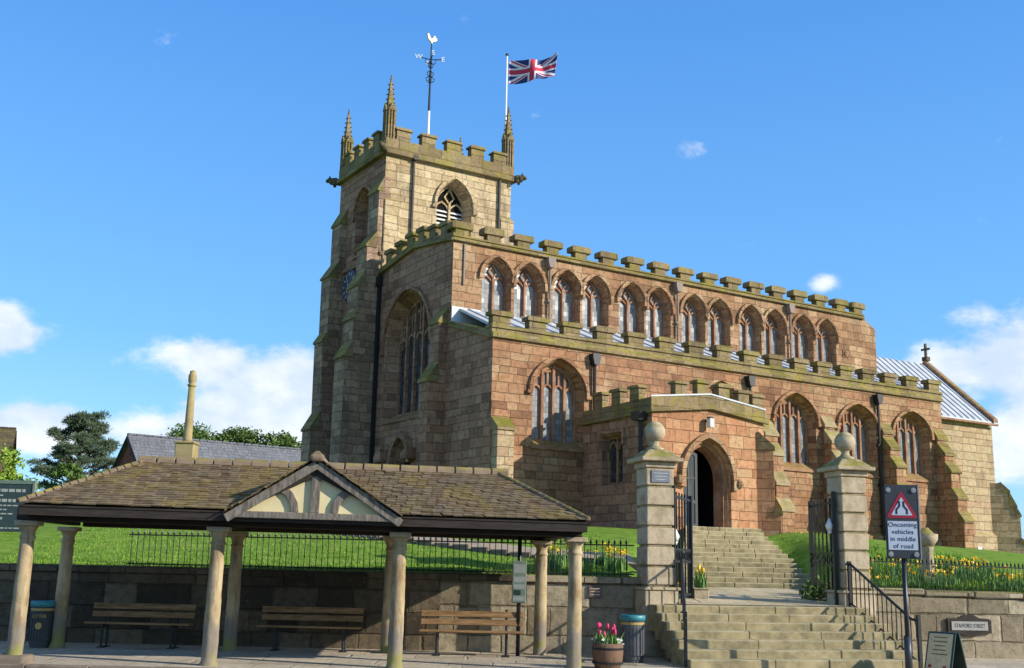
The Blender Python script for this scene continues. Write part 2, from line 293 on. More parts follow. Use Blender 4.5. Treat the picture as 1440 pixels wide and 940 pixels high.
# ------------------------------------------------------------------ mesh helpers
class MB:
    def __init__(s): s.v = []; s.f = []; s.mi = []; s.rnd = []; s.m = 0; s.r = 0.5
    def face(s, pts):
        i = len(s.v); s.v += [tuple(p) for p in pts]; s.f.append(tuple(range(i, i + len(pts)))); s.mi.append(s.m); s.rnd.append(s.r)
    def shared(s, verts, faces):
        i = len(s.v); s.v += [tuple(p) for p in verts]
        for f in faces: s.f.append(tuple(i + k for k in f)); s.mi.append(s.m); s.rnd.append(s.r)
    def box(s, x0, x1, y0, y1, z0, z1, T=None):
        vs = [(x, y, z) for z in (z0, z1) for y in (y0, y1) for x in (x0, x1)]
        if T: vs = [T @ Vector(p) for p in vs]
        s.shared(vs, [(0, 2, 3, 1), (4, 5, 7, 6), (0, 1, 5, 4), (2, 6, 7, 3), (0, 4, 6, 2), (1, 3, 7, 5)])
    def extrude(s, poly, fn, a, b):
        """2D polygon swept from a to b; fn(p, q, t) gives the 3D point"""
        n = len(poly); A = [fn(p[0], p[1], a) for p in poly]; B = [fn(p[0], p[1], b) for p in poly]
        fs = [(i, (i + 1) % n, n + (i + 1) % n, n + i) for i in range(n)]
        tri = tessellate_polygon([[Vector((p[0], p[1], 0)) for p in poly]])
        fs += [tuple(t) for t in tri] + [tuple(n + k for k in t[::-1]) for t in tri]
        s.shared(A + B, fs)
    def loft(s, rings, cap=True, close=True):
        n = len(rings[0]); vs = [p for r in rings for p in r]; fs = []
        for k in range(len(rings) - 1):
            for i in range(n if close else n - 1):
                j = (i + 1) % n; fs.append((k * n + i, k * n + j, (k + 1) * n + j, (k + 1) * n + i))
        if cap: fs += [tuple(range(n))[::-1], tuple((len(rings) - 1) * n + i for i in range(n))]
        s.shared(vs, fs)
    def lathe(s, prof, n=16, c=(0, 0), T=None):
        rs = []
        for r, z in prof:
            ring = [Vector((c[0] + r * math.cos(2 * math.pi * i / n), c[1] + r * math.sin(2 * math.pi * i / n), z)) for i in range(n)]
            rs.append([T @ p for p in ring] if T else ring)
        s.loft(rs)
    def tube(s, pts, r, n=6, r2=None):
        pts = [Vector(p) for p in pts]; rs = []
        for k, p in enumerate(pts):
            t = (pts[min(k + 1, len(pts) - 1)] - pts[max(k - 1, 0)]).normalized()
            u = t.orthogonal().normalized() if abs(t.z) > .95 else t.cross(Vector((0, 0, 1))).normalized()
            w = t.cross(u); rr = r if r2 is None else r + (r2 - r) * k / (len(pts) - 1)
            rs.append([p + rr * (math.cos(2 * math.pi * i / n) * u + math.sin(2 * math.pi * i / n) * w) for i in range(n)])
        s.loft(rs)
    def ball(s, c, r, nu=16, nv=10, sq=(1, 1, 1)):
        rs = []
        for k in range(nv + 1):
            ph = -math.pi / 2 + math.pi * k / nv; rr = max(math.cos(ph), .004)
            rs.append([Vector((c[0] + sq[0] * r * rr * math.cos(2 * math.pi * i / nu), c[1] + sq[1] * r * rr * math.sin(2 * math.pi * i / nu), c[2] + sq[2] * r * math.sin(ph))) for i in range(nu)])
        s.loft(rs)
    def bar2d(s, pts, w, fn, d0, d1, closed=False):
        """a bar of width w along a 2D line on a wall; fn(a, z, depth)"""
        n = len(pts); L_, R_ = [], []
        for i, p in enumerate(pts):
            a = pts[i - 1] if (i > 0 or closed) else None; c = pts[(i + 1) % n] if (i < n - 1 or closed) else None
            def un(p, q): l = math.hypot(q[0] - p[0], q[1] - p[1]) or 1e-6; return ((q[0] - p[0]) / l, (q[1] - p[1]) / l)
            d1_ = un(a, p) if a else un(p, c); d2_ = un(p, c) if c else d1_
            nx, ny = -(d1_[1] + d2_[1]), d1_[0] + d2_[0]; l = math.hypot(nx, ny) or 1e-6; nx /= l; ny /= l
            k = w / 2 / max(.4, nx * -d1_[1] + ny * d1_[0])
            L_.append((p[0] + nx * k, p[1] + ny * k)); R_.append((p[0] - nx * k, p[1] - ny * k))
        rings = [[fn(*L_[i], d0), fn(*R_[i], d0), fn(*R_[i], d1), fn(*L_[i], d1)] for i in range(n)]
        if closed: rings.append(rings[0])
        s.loft(rings, cap=not closed)
    def build(s, name, mats, parent=None, smooth=False, bevel=0.0, loc=None, seg=1):
        me = bpy.data.meshes.new(name); me.from_pydata(s.v, [], s.f)
        for m in (mats if isinstance(mats, (list, tuple)) else [mats]): me.materials.append(m)
        me.polygons.foreach_set('material_index', s.mi)
        bm = bmesh.new(); bm.from_mesh(me)
        rl = bm.faces.layers.float.new('r')
        for f, r_ in zip(bm.faces, s.rnd): f[rl] = r_
        bmesh.ops.recalc_face_normals(bm, faces=bm.faces)
        uvl = bm.loops.layers.uv.new('UVMap'); cl = bm.loops.layers.float_color.new('rnd')
        for f in bm.faces:
            n = f.normal; top = abs(n.z) > .75
            t = Vector((-n.y, n.x, 0)); t = t.normalized() if t.length > 1e-6 else Vector((1, 0, 0))
            if t.x + t.y * .5 < 0: t = -t
            w = n.cross(t) if not top else None
            if w is not None and w.z < 0: w = -w
            rv = f[rl]; f.smooth = smooth
            for lp in f.loops:
                p = lp.vert.co
                lp[uvl].uv = (p.x, p.y) if top else (p.dot(t), p.dot(w))
                lp[cl] = (rv, rv, rv, 1)
        bm.to_mesh(me); bm.free()
        o = bpy.data.objects.new(name, me); COL.objects.link(o)
        if parent: o.parent = parent
        if loc is not None: o.location = loc
        if bevel:
            bv = o.modifiers.new('bevel', 'BEVEL'); bv.width = bevel; bv.segments = seg; bv.limit_method = 'ANGLE'; bv.angle_limit = R(35)
        return o
def tag(o, label=None, cat=None, group=None, kind=None):
    for k, v_ in (('label', label), ('category', cat), ('group', group), ('kind', kind)):
        if v_: o[k] = v_
    return o
def thing(name, label, cat, loc=(0, 0, 0), rz=0, group=None):
    o = bpy.data.objects.new(name, None); COL.objects.link(o); o.location = loc; o.rotation_euler = (0, 0, rz); o.empty_display_size = .2
    return tag(o, label, cat, group)
def copy_tree(o, parent=None):
    c = o.copy(); COL.objects.link(c)
    if parent: c.parent = parent
    for ch in list(o.children): copy_tree(ch, c)
    return c
def text_mesh(name, body, size, mat, T, parent=None, depth=.003, align='CENTER', spacing=1.0):
    cu = bpy.data.curves.new(name, 'FONT'); cu.body = body; cu.size = size; cu.align_x = align; cu.align_y = 'CENTER'; cu.extrude = depth; cu.space_character = spacing
    tmp = bpy.data.objects.new('tmp', cu); COL.objects.link(tmp)
    dg = bpy.context.evaluated_depsgraph_get(); me = bpy.data.meshes.new_from_object(tmp.evaluated_get(dg))
    bpy.data.objects.remove(tmp); me.transform(T); me.name = name
    me.materials.clear(); me.materials.append(mat)
    o = bpy.data.objects.new(name, me); COL.objects.link(o)
    if parent: o.parent = parent
    return o
def sst(x): x = max(0., min(1., x)); return x * x * (3 - 2 * x)

# ------------------------------------------------------------------ the ground
GA = R(14); GX = Vector((math.cos(GA), math.sin(GA))); GY = Vector((-math.sin(GA), math.cos(GA))); G0 = Vector((2.62, 21.2))
def gp(a, b): p = G0 + GX * a + GY * b; return p.x, p.y
def wallY(x):
    if x < 2.6: return 21.8
    if x > 7.0: return 22.95 + .1 * (x - 7.0)
    return 21.8 + .26 * (x - 2.6)
FL = [(4.15, 27.3), (5.05, 32.0)]; FR = [(7.62, 27.5), (7.36, 33.25)]    # upper flight: left and right edges, bottom and top
def tz(x, y):
    wy = wallY(x)
    if y < wy: return -.3
    d = y - wy
    Hp = 2.75 - .075 * max(0., x - 9.5); base = 1.41 if x < 5 else 1.26 - .01 * max(0, min(30, x - 7))
    z = base + (Hp - base) * sst(min(1, d / 11.5) ** .9 * .5 + .0) * 2 if d < 11.5 else Hp
    z = base + (Hp - base) * (1 - (1 - min(1, d / 12)) ** 1.7)
    z += .05 * mnoise.noise(Vector((x * .35, y * .35, 0)))
    if y < 34:
        t = min(1, max(0, (y - 21.4) / 5.9)); xl = 3.0 + 1.1 * t; xr = 6.75 + .65 * t; pz = .90 + .24 * t
        if y > 27.3:
            s_ = min(1, (y - 27.3) / 5.2); xl = 4.15 + .9 * s_; xr = 7.4; pz = 1.1 + 1.5 * s_
        e = max(xl - x, x - xr, 0.)
        k = sst(e / (1.1 if x > 5 else .8)); z = (pz - .04) * (1 - k) + z * k
    return z
def lines(a, b, st, far):
    o = [a + i * st for i in range(int(round((b - a) / st)) + 1)]; g = st
    while o[-1] < far: g *= 1.6; o.append(o[-1] + g)
    g = st
    while o[0] > -far: g *= 1.6; o.insert(0, o[0] - g)
    return o
gxs = lines(-14, 26, .3, 1500); gys = lines(18, 56, .3, 1500)
mb = MB(); nx_ = len(gxs)
mb.shared([(x, y, tz(x, y)) for y in gys for x in gxs], [(j * nx_ + i, j * nx_ + i + 1, (j + 1) * nx_ + i + 1, (j + 1) * nx_ + i) for j in range(len(gys) - 1) for i in range(nx_ - 1)])
tag(mb.build('ground', M['grass'], smooth=True), kind='structure')
mb = MB(); mb.box(-60, 60, -40, 17.05, -.26, -.13); tag(mb.build('road', M['asphalt']), kind='structure')
mb = MB(); mb.box(-60, 60, 17.22, 23.3, -.26, 0.0)
po = tag(mb.build('pavement', M['pave']), kind='structure')
mb = MB(); x = -24.
while x < 24: mb.box(x, x + .93, 17.055, 17.215, -.26, .006 + random.uniform(-.004, .004)); x += .94
tag(mb.build('kerb', M['kerb'], bevel=.015), kind='structure')
# path crossing the lawn
def strip(pts, w, dz=.03):
    m_ = MB(); rows = []
    for k in range(len(pts) - 1):
        for i in range(8 if k < len(pts) - 2 else 9):
            t = i / 8; p = Vector(pts[k]).lerp(Vector(pts[k + 1]), t); d = (Vector(pts[k + 1]) - Vector(pts[k])).normalized(); nrm_ = Vector((-d.y, d.x))
            rows.append([(p + nrm_ * (w * (q - .5))) for q in (0, .25, .5, .75, 1)])
    m_.shared([(q.x, q.y, tz(q.x, q.y) + dz + .02) for r_ in rows for q in r_], [(k * 5 + i, k * 5 + i + 1, (k + 1) * 5 + i + 1, (k + 1) * 5 + i) for k in range(len(rows) - 1) for i in range(4)])
    return m_
M['gravel'] = mat_rough('pale gravel path', [(.34, .27, .18), (.46, .37, .26)], 6, bump=.5)
tag(strip([(3.2, 23.6), (.2, 24.6), (-2.6, 26.6), (-9, 31)], 1.0).build('path', M['gravel'], smooth=True), kind='structure')
mb = MB()
pp = [(2.9, 23.05), (.05, 24.0), (-2.9, 26.1), (-9.3, 30.5)]
for k in range(3):
    a, b_ = Vector(pp[k]), Vector(pp[k + 1]); n_ = int((b_ - a).length / .5); ang = math.atan2((b_ - a).y, (b_ - a).x)
    for i in range(n_):
        p = a.lerp(b_, (i + .5) / n_); T = Matrix.Translation((p.x, p.y, tz(p.x, p.y))) @ Matrix.Rotation(ang, 4, 'Z')
        mb.box(-.23, .23, -.06, .06, -.1, .09 + random.uniform(0, .03), T)
tag(mb.build('path_edging', M['kerb'], bevel=.02), 'grey stone edging along the gravel path across the lawn', 'edging')

# ------------------------------------------------------------------ the church
O = Vector((-0.576, 32.956, 0)); AZ = R(58.3); CZ = 2.2
church = thing('church', 'medieval red sandstone church with battlemented nave, porch and square tower on the grassy mound', 'church', (O.x, O.y, CZ), math.pi / 2 - AZ)
CL = (0, 0, -CZ)
def cpart(mb_, name, mat, parent=None, bevel=.0, smooth=False):
    return mb_.build(name, mat, parent or church, smooth, bevel, loc=CL if parent is None else None)
def Sf(v0):
    return lambda a, z, d: Vector((a, v0 + d, z))          # wall facing south (v = v0), depth goes north
def Wf(u0):
    return lambda a, z, d: Vector((u0 + d, a, z))          # wall facing west (u = u0), depth goes east
def arch(c, hw, sill, spring, apex, n=14, flat=False):
    h = apex - spring; pts = [(c - hw, sill), (c + hw, sill)]; up = []
    for i in range(n + 1):
        t = i / n
        if h >= hw and not flat:
            r_ = (hw * hw + h * h) / (2 * hw); tm = math.asin(min(1, h / r_)); a = tm * t
            up.append((hw - r_ + r_ * math.cos(a), h * math.sin(a) / math.sin(tm)))
        else:
            a = t * math.pi / 2; up.append((hw * math.cos(a), h * (.80 * math.sin(a) + .20 * (1 - math.cos(a)))))
    pts += [(c + x_, spring + z_) for x_, z_ in up]
    pts += [(c - x_, spring + z_) for x_, z_ in up[-2::-1]]
    return pts
def panel(mb_, outline, holes, fn, depth=.35, splay=.0, d0=0.0):
    loops = [outline] + [h for h in holes]; flat = [p for l in loops for p in l]
    tri = tessellate_polygon([[Vector((p[0], p[1], 0)) for p in l] for l in loops])
    mb_.shared([fn(p[0], p[1], d0) for p in flat], [tuple(t) for t in tri])
    for h in holes:
        cx = sum(p[0] for p in h) / len(h); zs = [p[1] for p in h]; zm = (min(zs) + max(zs)) / 2; hw = max(abs(p[0] - cx) for p in h); hz = (max(zs) - min(zs)) / 2
        inn = [(cx + (p[0] - cx) * (1 - splay / hw), zm + (p[1] - zm) * (1 - splay / hz)) for p in h]
        n = len(h)
        mb_.shared([fn(p[0], p[1], d0) for p in h] + [fn(p[0], p[1], d0 + depth) for p in inn], [(i, (i + 1) % n, n + (i + 1) % n, n + i) for i in range(n)])
def archz(x_, hw, h, flat):
    """height of the arch over the springing at offset x_"""
    x_ = min(abs(x_), hw * .999)
    if h >= hw and not flat:
        r_ = (hw * hw + h * h) / (2 * hw); return math.sqrt(max(0, r_ * r_ - (x_ - hw + r_) ** 2))
    a = math.acos(x_ / hw); return h * (.80 * math.sin(a) + .20 * (1 - math.cos(a)))
def window(fn, c, hw, sill, spring, apex, lights=2, flat=False, gl='glass', stone='trim', hood=True, depth=.34, splay=.1, name='window', hoodstops=True, bw=.09, louvre=False, hoodmat=None):
    h = apex - spring; ihw = hw - splay; zm = (sill + apex) / 2; hz = (apex - sill) / 2; k = 1 - splay / hz
    isill, iapex = zm + (sill - zm) * k, zm + (apex - zm) * k; ispring = zm + (spring - zm) * k; ih = iapex - ispring
    mb_ = MB(); d0, d1 = depth - .02, depth + .12
    o = arch(c, ihw - .03, isill + .03, ispring, iapex - .03, flat=flat)
    mb_.bar2d(o, .055 if lights == 2 else .08, fn, d0, d1, closed=True)
    lw = 2 * ihw / lights
    for i in range(1, lights):
        x_ = -ihw + i * lw; top = ispring + archz(x_, ihw, ih, flat) - .02
        if lights == 2: top = ispring + ih * .28
        mb_.bar2d([(c + x_, isill), (c + x_, top)], bw, fn, d0 - .03, d1)
    # cusped heads of the lights
    for i in range(lights):
        xc = -ihw + (i + .5) * lw; hh = lw * .62
        zl = ispring - (.12 if lights > 2 else .1) + (.0 if lights == 2 else .3 * min(archz(xc, ihw, ih, flat), ih * .9) * .55)
        A = [(c + xc - lw / 2 + .01, zl)]
        for t in (.25, .5, .75, 1): A.append((c + xc - lw / 2 * (1 - t ** 1.8), zl + hh * (t ** .75)))
        B = [(2 * (c + xc) - p[0], p[1]) for p in A][::-1][1:]
        mb_.bar2d(A + B, bw * .7, fn, d0 + .01, d1)
        if lights > 2:
            ztop = ispring + archz(xc, ihw, ih, flat)
            if ztop > zl + hh + .12:
                mb_.bar2d([(c + xc, zl + hh - .02), (c + xc, ztop)], bw * .62, fn, d0 + .02, d1)
                zq = zl + hh + (ztop - zl - hh) * .55
                for sgn in (-1, 1):
                    zz = ispring + archz(xc + sgn * lw / 2, ihw, ih, flat)
                    mb_.bar2d([(c + xc, zq + .06), (c + xc + sgn * lw * .25, min(zq + .16, zz)), (c + xc + sgn * lw * .48, min(zq - .02, zz - .05))], bw * .5, fn, d0 + .02, d1)
    if lights == 2:
        mb_.bar2d([(c, ispring + ih * .26), (c - ihw * .32, ispring + ih * .52), (c, ispring + ih * .86), (c + ihw * .32, ispring + ih * .52), (c, ispring + ih * .26)], bw * .6, fn, d0 + .01, d1)
    w = cpart(mb_, name, M[stone])
    g = MB(); poly = arch(c, ihw, isill, ispring, iapex, flat=flat)
    tri = tessellate_polygon([[Vector((p[0], p[1], 0)) for p in poly]]); g.shared([fn(p[0], p[1], depth + .06) for p in poly], [tuple(t) for t in tri])
    g.build('pane', M[gl], w)
    if louvre:
        for sx in (-1, 1):
            lb = MB(); x0, x1 = sorted((c + sx * .06, c + sx * (ihw - .07))); z_ = isill + .08
            while z_ < ispring - .02:
                lb.shared([fn(x0, z_, d0 + .02), fn(x1, z_, d0 + .02), fn(x1, z_ + .10, d1 - .03), fn(x0, z_ + .10, d1 - .03), fn(x0, z_ + .025, d0 + .02), fn(x1, z_ + .025, d0 + .02), fn(x1, z_ + .125, d1 - .03), fn(x0, z_ + .125, d1 - .03)],
                          [(0, 1, 2, 3), (4, 7, 6, 5), (0, 4, 5, 1), (1, 5, 6, 2), (2, 6, 7, 3), (3, 7, 4, 0)]); z_ += .17
            lb.build('louvre', M['lv'], w)
    if hood:
        hm = MB(); o = arch(c, hw + .09, spring - .12, spring, apex + .1, flat=flat)[1:]
        if hoodstops: o = [(o[0][0] + .12, o[0][1])] + o + [(o[-1][0] - .0, spring - .12), (o[-1][0] - .12, spring - .12)]
        hm.bar2d(o, .11, fn, -.11, .02); hm.build('hood_mould', M[hoodmat or stone], w)
    sl = MB(); sl.extrude([(-.07, sill - .13), (-.07, sill - .06), (depth, isill + .06), (depth, sill - .13)], lambda p, q, t: fn(t, q, p), c - hw - .06, c + hw + .06)
    sl.build('sill', M[stone], w)
    return w
fwb = lambda p, q, t: Vector((p, t, q))
def buttress(name, prof, fn, t0, t1, mat, cap=None, label=None):
    """prof: (out, z) pairs going down; offsets get projecting weathered caps"""
    mb_ = MB(); poly = prof + [(0.25, prof[-1][1]), (0.25, prof[0][1])]
    poly = [(-p[0] if i < len(prof) else p[0], p[1]) for i, p in enumerate(poly)]
    mb_.extrude(poly, fn, t0, t1); o = cpart(mb_, name, mat, bevel=.02)
    for i in range(len(prof) - 1):
        (a, za), (b_, zb) = prof[i], prof[i + 1]
        if b_ > a + .04:
            c = MB(); k = .05; c.extrude([(-a + .02, za + .04), (-b_ - k, zb + .01), (-b_ - k, zb - .07), (-a + .02, zb - .07)], fn, t0 - .03, t1 + .03)
            c.build('weathering', cap or M['battle'], o)
    return o
def merlons(parent, pos, w, z0, z1, fn, d0, d1, mat, cap=.12, over=.06, stem=None):
    """a row of merlons, each with its projecting coping"""
    st = stem or w
    proto = MB()
    for k, a in enumerate(pos):
        mb_ = MB(); dz = random.uniform(-.02, .02)
        f2 = lambda p, q, t: fn(p, q, t)
        mb_.extrude([(a - st / 2, z0(a) - .02), (a + st / 2, z0(a) - .02), (a + st / 2, z1(a) - cap), (a - st / 2, z1(a) - cap)], f2, d0, d1)
        mb_.extrude([(a - w / 2 - over, z1(a) - cap), (a + w / 2 + over, z1(a) - cap), (a + w / 2 + over, z1(a) - .045 + dz), (a + w / 2 + over - .07, z1(a) + dz), (a - w / 2 - over + .07, z1(a) + dz), (a - w / 2 - over, z1(a) - .045 + dz)], f2, d0 - over, d1 + over)
        mo = mb_.build('merlon', mat, parent, bevel=.008)
cz = lambda v_: (lambda a: v_)
def slab(mb_, poly, fn, d0, d1): mb_.extrude(poly, fn, d0, d1)

# --- south aisle
aw = [(2.43, .98), (9.15, .98), (12.75, 1.02), (16.0, 1.02), (19.05, 1.05)]
AH = [arch(c, h_, 5.22, 6.95, 7.93 - (.06 if c > 12 else 0) - (.1 if c > 15 else 0), flat=True) for c, h_ in aw]
mb = MB(); panel(mb, [(0, 1.6), (20.9, 1.6), (20.9, 8.42), (0, 8.42)], AH, Sf(0), .32, .14)
mb.face([(20.9, 0, 1.6), (20.9, 2.75, 1.6), (20.9, 2.75, 9.4), (20.9, 0, 8.42)])
cpart(mb, 'aisle_wall', M['aisle'])
for c, h_ in aw:
    window(Sf(0), c, h_, 5.22, 6.95, 7.93 - (.06 if c > 12 else 0) - (.1 if c > 15 else 0), 4, True, depth=.32, splay=.14, hoodmat='aisle')
mb = MB(); mb.face([(0, 0, 1.6), (0, 2.7, 1.6), (0, 2.7, 9.3), (0, 0, 8.42)]); cpart(mb, 'aisle_end_wall', M['west'])
mb = MB(); mb.extrude([(-.10, 8.36), (-.10, 8.47), (-.02, 8.56), (-.02, 8.66), (.30, 8.66), (.30, 8.36)], lambda p, q, t: Vector((t, p, q)), -.06, 20.96)
mb.extrude([(-.07, 8.66), (-.07, 8.73), (.02, 8.78), (.30, 8.78), (.36, 8.73), (.36, 8.66)], lambda p, q, t: Vector((t, p, q)), -.08, 20.98)
par = cpart(mb, 'aisle_parapet', M['battle'], bevel=.012)
merlons(par, [.30, 1.62, 2.92, 4.22, 5.5, 6.8, 8.1, 9.36, 10.62, 11.85, 13.1, 14.3, 15.5, 16.72, 17.95, 19.2, 20.55], .68, cz(8.77), cz(9.22), Sf(0), .0, .27, M['battle'], cap=.17, stem=.64)
mb = MB(); mb.extrude([(.28, 8.50), (2.72, 9.26), (2.72, 9.34), (.28, 8.66)], lambda p, q, t: Vector((t, p, q)), -.07, .28)
mb.extrude([(.05, 8.36), (2.72, 9.16), (2.72, 9.25), (.05, 8.47)], lambda p, q, t: Vector((t, p, q)), -.11, -.071)
cpart(mb, 'aisle_end_parapet', M['battle'], bevel=.012)
mb = MB(); mb.extrude([(.31, 8.80), (2.69, 9.80), (2.69, 9.72), (.31, 8.70)], lambda p, q, t: Vector((t, p, q)), .285, 20.7)
for k in range(30):
    u0 = .6 + k * .69; mb.extrude([(.31, 8.85), (2.69, 9.85), (2.69, 9.80), (.31, 8.80)], lambda p, q, t: Vector((t, p, q)), u0, u0 + .05)
cpart(mb, 'aisle_roof', M['lead'])
PB = [(0, 7.2), (.16, 6.85), (.16, 6.65), (.46, 6.22), (.46, 5.9), (.70, 5.52), (.70, 4.9), (.92, 4.5), (.92, 4.0), (1.14, 3.62), (1.14, 2.62), (1.24, 2.5), (1.24, 1.4)]
fb = lambda p, q, t: Vector((t, p, q))
M['flashing'] = mat_rough('bright lead flashing', [(.62, .63, .64), (.74, .75, .76)], 2.0, rough=.6, bump=.1, stain=.3, stain_col=(.4, .41, .42))
mb = MB(); mb.box(.0, 1.08, 2.655, 2.695, 9.15, 9.83); mb.box(1.081, 20.4, 2.665, 2.695, 9.0, 9.47); cpart(mb, 'lead_flashing', M['flashing'])
buttress('buttress', [(a + .22 * (i > 1), z) for i, (a, z) in enumerate(PB)], fb, 10.55, 11.15, M['aisle'], M['trimpale'])
buttress('buttress', PB, fb, 14.05, 14.6, M['aisle'], M['trimpale'])
buttress('buttress', PB, fb, 17.2, 17.75, M['aisle'])
buttress('buttress', PB, fb, 20.36, 20.93, M['aisle'])
buttress('buttress', [(0, 5.92), (.34, 5.6), (.34, 1.6)], fb, .04, .62, M['chancel'])
mb = MB(); mb.extrude([(0.01, 3.05), (-.12, 2.95), (-.12, 1.4), (.01, 1.4)], fb, .64, 3.2); cpart(mb, 'plinth', M['aisle'])
mb = MB(); mb.extrude([(0.01, 3.05), (-.12, 2.95), (-.12, 1.4), (.01, 1.4)], fb, 11.17, 20.34)
cpart(mb, 'plinth', M['aisle'])

# --- clerestory and west front of the nave
cw = [1.70, 2.97, 4.55, 5.80, 7.42, 8.66, 10.35, 11.62, 13.25, 14.53, 16.12, 17.45]
mb = MB(); panel(mb, [(0, 8.4), (20.45, 8.4), (20.45, 11.72), (19.7, 12.12), (0, 12.12)], [arch(c, .58, 9.62, 10.95, 11.72) for c in cw], Sf(2.7), .28, .07)
mb.face([(20.45, 2.7, 8.4), (20.45, 8.3, 8.4), (20.45, 8.3, 11.72), (20.45, 2.7, 11.72)]); mb.face([(20.45, 2.7, 11.72), (20.45, 8.3, 11.72), (19.7, 8.3, 12.12), (19.7, 2.7, 12.12)])
cpart(mb, 'clerestory_wall', M['clere'])
for c in cw: window(Sf(2.7), c, .58, 9.62, 10.95, 11.72, 2, depth=.28, splay=.07, hoodstops=False, bw=.075, hoodmat='clere')
mb = MB(); mb.extrude([(2.58, 12.06), (2.58, 12.13), (2.66, 12.18), (2.66, 12.20), (3.0, 12.20), (3.0, 12.06)], fb, -.05, 19.74)
mb.extrude([(2.62, 12.20), (2.62, 12.24), (2.70, 12.29), (3.0, 12.29), (3.06, 12.24), (3.06, 12.20)], fb, -.07, 19.76)
par = cpart(mb, 'nave_parapet', M['battle'], bevel=.012)
merlons(par, [.30] + [.32 + 1.205 * i for i in range(1, 16)] + [19.42], .70, cz(12.28), cz(12.73), Sf(2.7), -.03, .26, M['battle'], cap=.24, stem=.5, over=.05)
ww = (5.88, 1.78, 6.5, 9.1, 10.95)
apz = lambda a: 12.12 + .36 * (1 - abs(a - 5.5) / 2.8)
mb = MB(); dr = arch(5.8, .62, 1.6, 4.9, 5.75)
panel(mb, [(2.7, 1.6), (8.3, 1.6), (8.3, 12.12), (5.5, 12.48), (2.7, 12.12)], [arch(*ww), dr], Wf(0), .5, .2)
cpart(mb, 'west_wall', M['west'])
window(Wf(0), *ww, lights=5, gl='glassdark', stone='west', depth=.5, splay=.2, bw=.12)
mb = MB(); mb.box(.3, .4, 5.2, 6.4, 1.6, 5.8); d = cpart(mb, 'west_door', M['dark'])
mb = MB(); mb.bar2d(arch(5.8, .74, 2, 4.9, 5.9)[1:], .2, Wf(0), -.22, .02); mb.extrude([(4.6, 5.0), (5.0, 5.0), (5.0, 5.2), (4.6, 5.35)], Wf(0), -.5, .0); mb.extrude([(6.6, 5.0), (7.1, 5.0), (7.1, 5.2), (6.6, 5.6)], Wf(0), -.5, .0)
cpart(mb, 'west_door_hood', M['west'])
mb = MB()
mb.extrude([(2.66, 12.06), (5.5, 12.42), (8.3, 12.06), (8.3, 12.34), (5.5, 12.70), (2.66, 12.34)], Wf(0), -.045, .28)
mb.extrude([(2.60, 12.05), (5.5, 12.42), (8.3, 12.06), (8.3, 12.15), (5.5, 12.51), (2.60, 12.14)], Wf(0), -.13, -.046)
par = cpart(mb, 'west_parapet', M['battle'], bevel=.012)
merlons(par, [3.35, 4.2, 5.05, 5.9, 6.75, 7.6], .52, lambda a: apz(a) + .2, lambda a: apz(a) + .66, Wf(0), -.03, .26, M['battle'], cap=.14, stem=.46)
mb = MB(); mb.extrude([(3.0, 12.2), (5.5, 12.62), (8.2, 12.2), (8.2, 12.1), (3.0, 12.1)], Wf(0), .29, 19.7); cpart(mb, 'nave_roof', M['lead'])
buttress('buttress', [(0, 9.8), (.3, 9.35), (.3, 7.95), (.62, 7.4), (.62, 1.6)], fwb, 2.95, 3.6, M['west'])
mb = MB(); mb.box(-.14, -.02, 8.12, 8.24, 4.2, 12.0); mb.box(-.2, -.01, 8.05, 8.28, 11.6, 11.95); cpart(mb, 'drainpipe', M['iron'])

# --- tower
TH = 16.9
mb = MB(); tsw = (3.02, .78, 13.6, 15.3, 16.4)
panel(mb, [(0, 1.6), (5.6, 1.6), (5.6, TH), (0, TH)], [arch(*tsw)], Sf(8.3), .45, .12)
mb.face([(5.6, 8.3, 1.6), (5.6, 12.6, 1.6), (5.6, 12.6, TH), (5.6, 8.3, TH)]); mb.face([(0, 12.6, 1.6), (5.6, 12.6, 1.6), (5.6, 12.6, TH), (0, 12.6, TH)])
cpart(mb, 'tower_wall', M['tower'])
tww = (10.1, .80, 13.35, 15.0, 15.95)
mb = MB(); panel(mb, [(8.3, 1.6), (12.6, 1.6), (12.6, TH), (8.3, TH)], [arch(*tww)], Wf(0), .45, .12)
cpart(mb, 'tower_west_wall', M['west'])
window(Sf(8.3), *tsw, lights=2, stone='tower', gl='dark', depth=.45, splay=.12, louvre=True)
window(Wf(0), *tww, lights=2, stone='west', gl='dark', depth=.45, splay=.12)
mb = MB(); mb.box(-.13, -.002, 8.2, 12.7, 12.82, 12.98); cpart(mb, 'string_course', M['west'], bevel=.03)
mb = MB(); mb.box(-.10, -.001, 8.3, 12.6, 6.3, 6.45); cpart(mb, 'string_course', M['west'], bevel=.03)
mb = MB()
for x0, x1, y0, y1 in ((-.09, 5.69, 8.21, 8.52), (-.09, 5.69, 12.38, 12.69), (-.09, .22, 8.521, 12.379), (5.38, 5.69, 8.521, 12.379)): mb.box(x0, x1, y0, y1, TH + .12, 17.5)
for x0, x1, y0, y1 in ((-.2, 5.8, 8.1, 8.5), (-.2, 5.8, 12.4, 12.8), (-.2, .2, 8.501, 12.399), (5.4, 5.8, 8.501, 12.399)): mb.box(x0, x1, y0, y1, TH - .06, TH + .117)
mb.face([(.1, 8.4, 17.0), (5.5, 8.4, 17.0), (5.5, 12.5, 17.0), (.1, 12.5, 17.0)])
par = cpart(mb, 'tower_parapet', M['battle'], bevel=.02)
merlons(par, [.66, 1.75, 2.85, 3.95, 5.0], .6, cz(17.49), cz(18.0), Sf(8.3), -.09, .2, M['battle'], cap=.12, stem=.6)
merlons(par, [.66, 1.75, 2.85, 3.95, 5.0], .6, cz(17.49), cz(18.0), Sf(12.4), .0, .28, M['battle'], cap=.12, stem=.6)
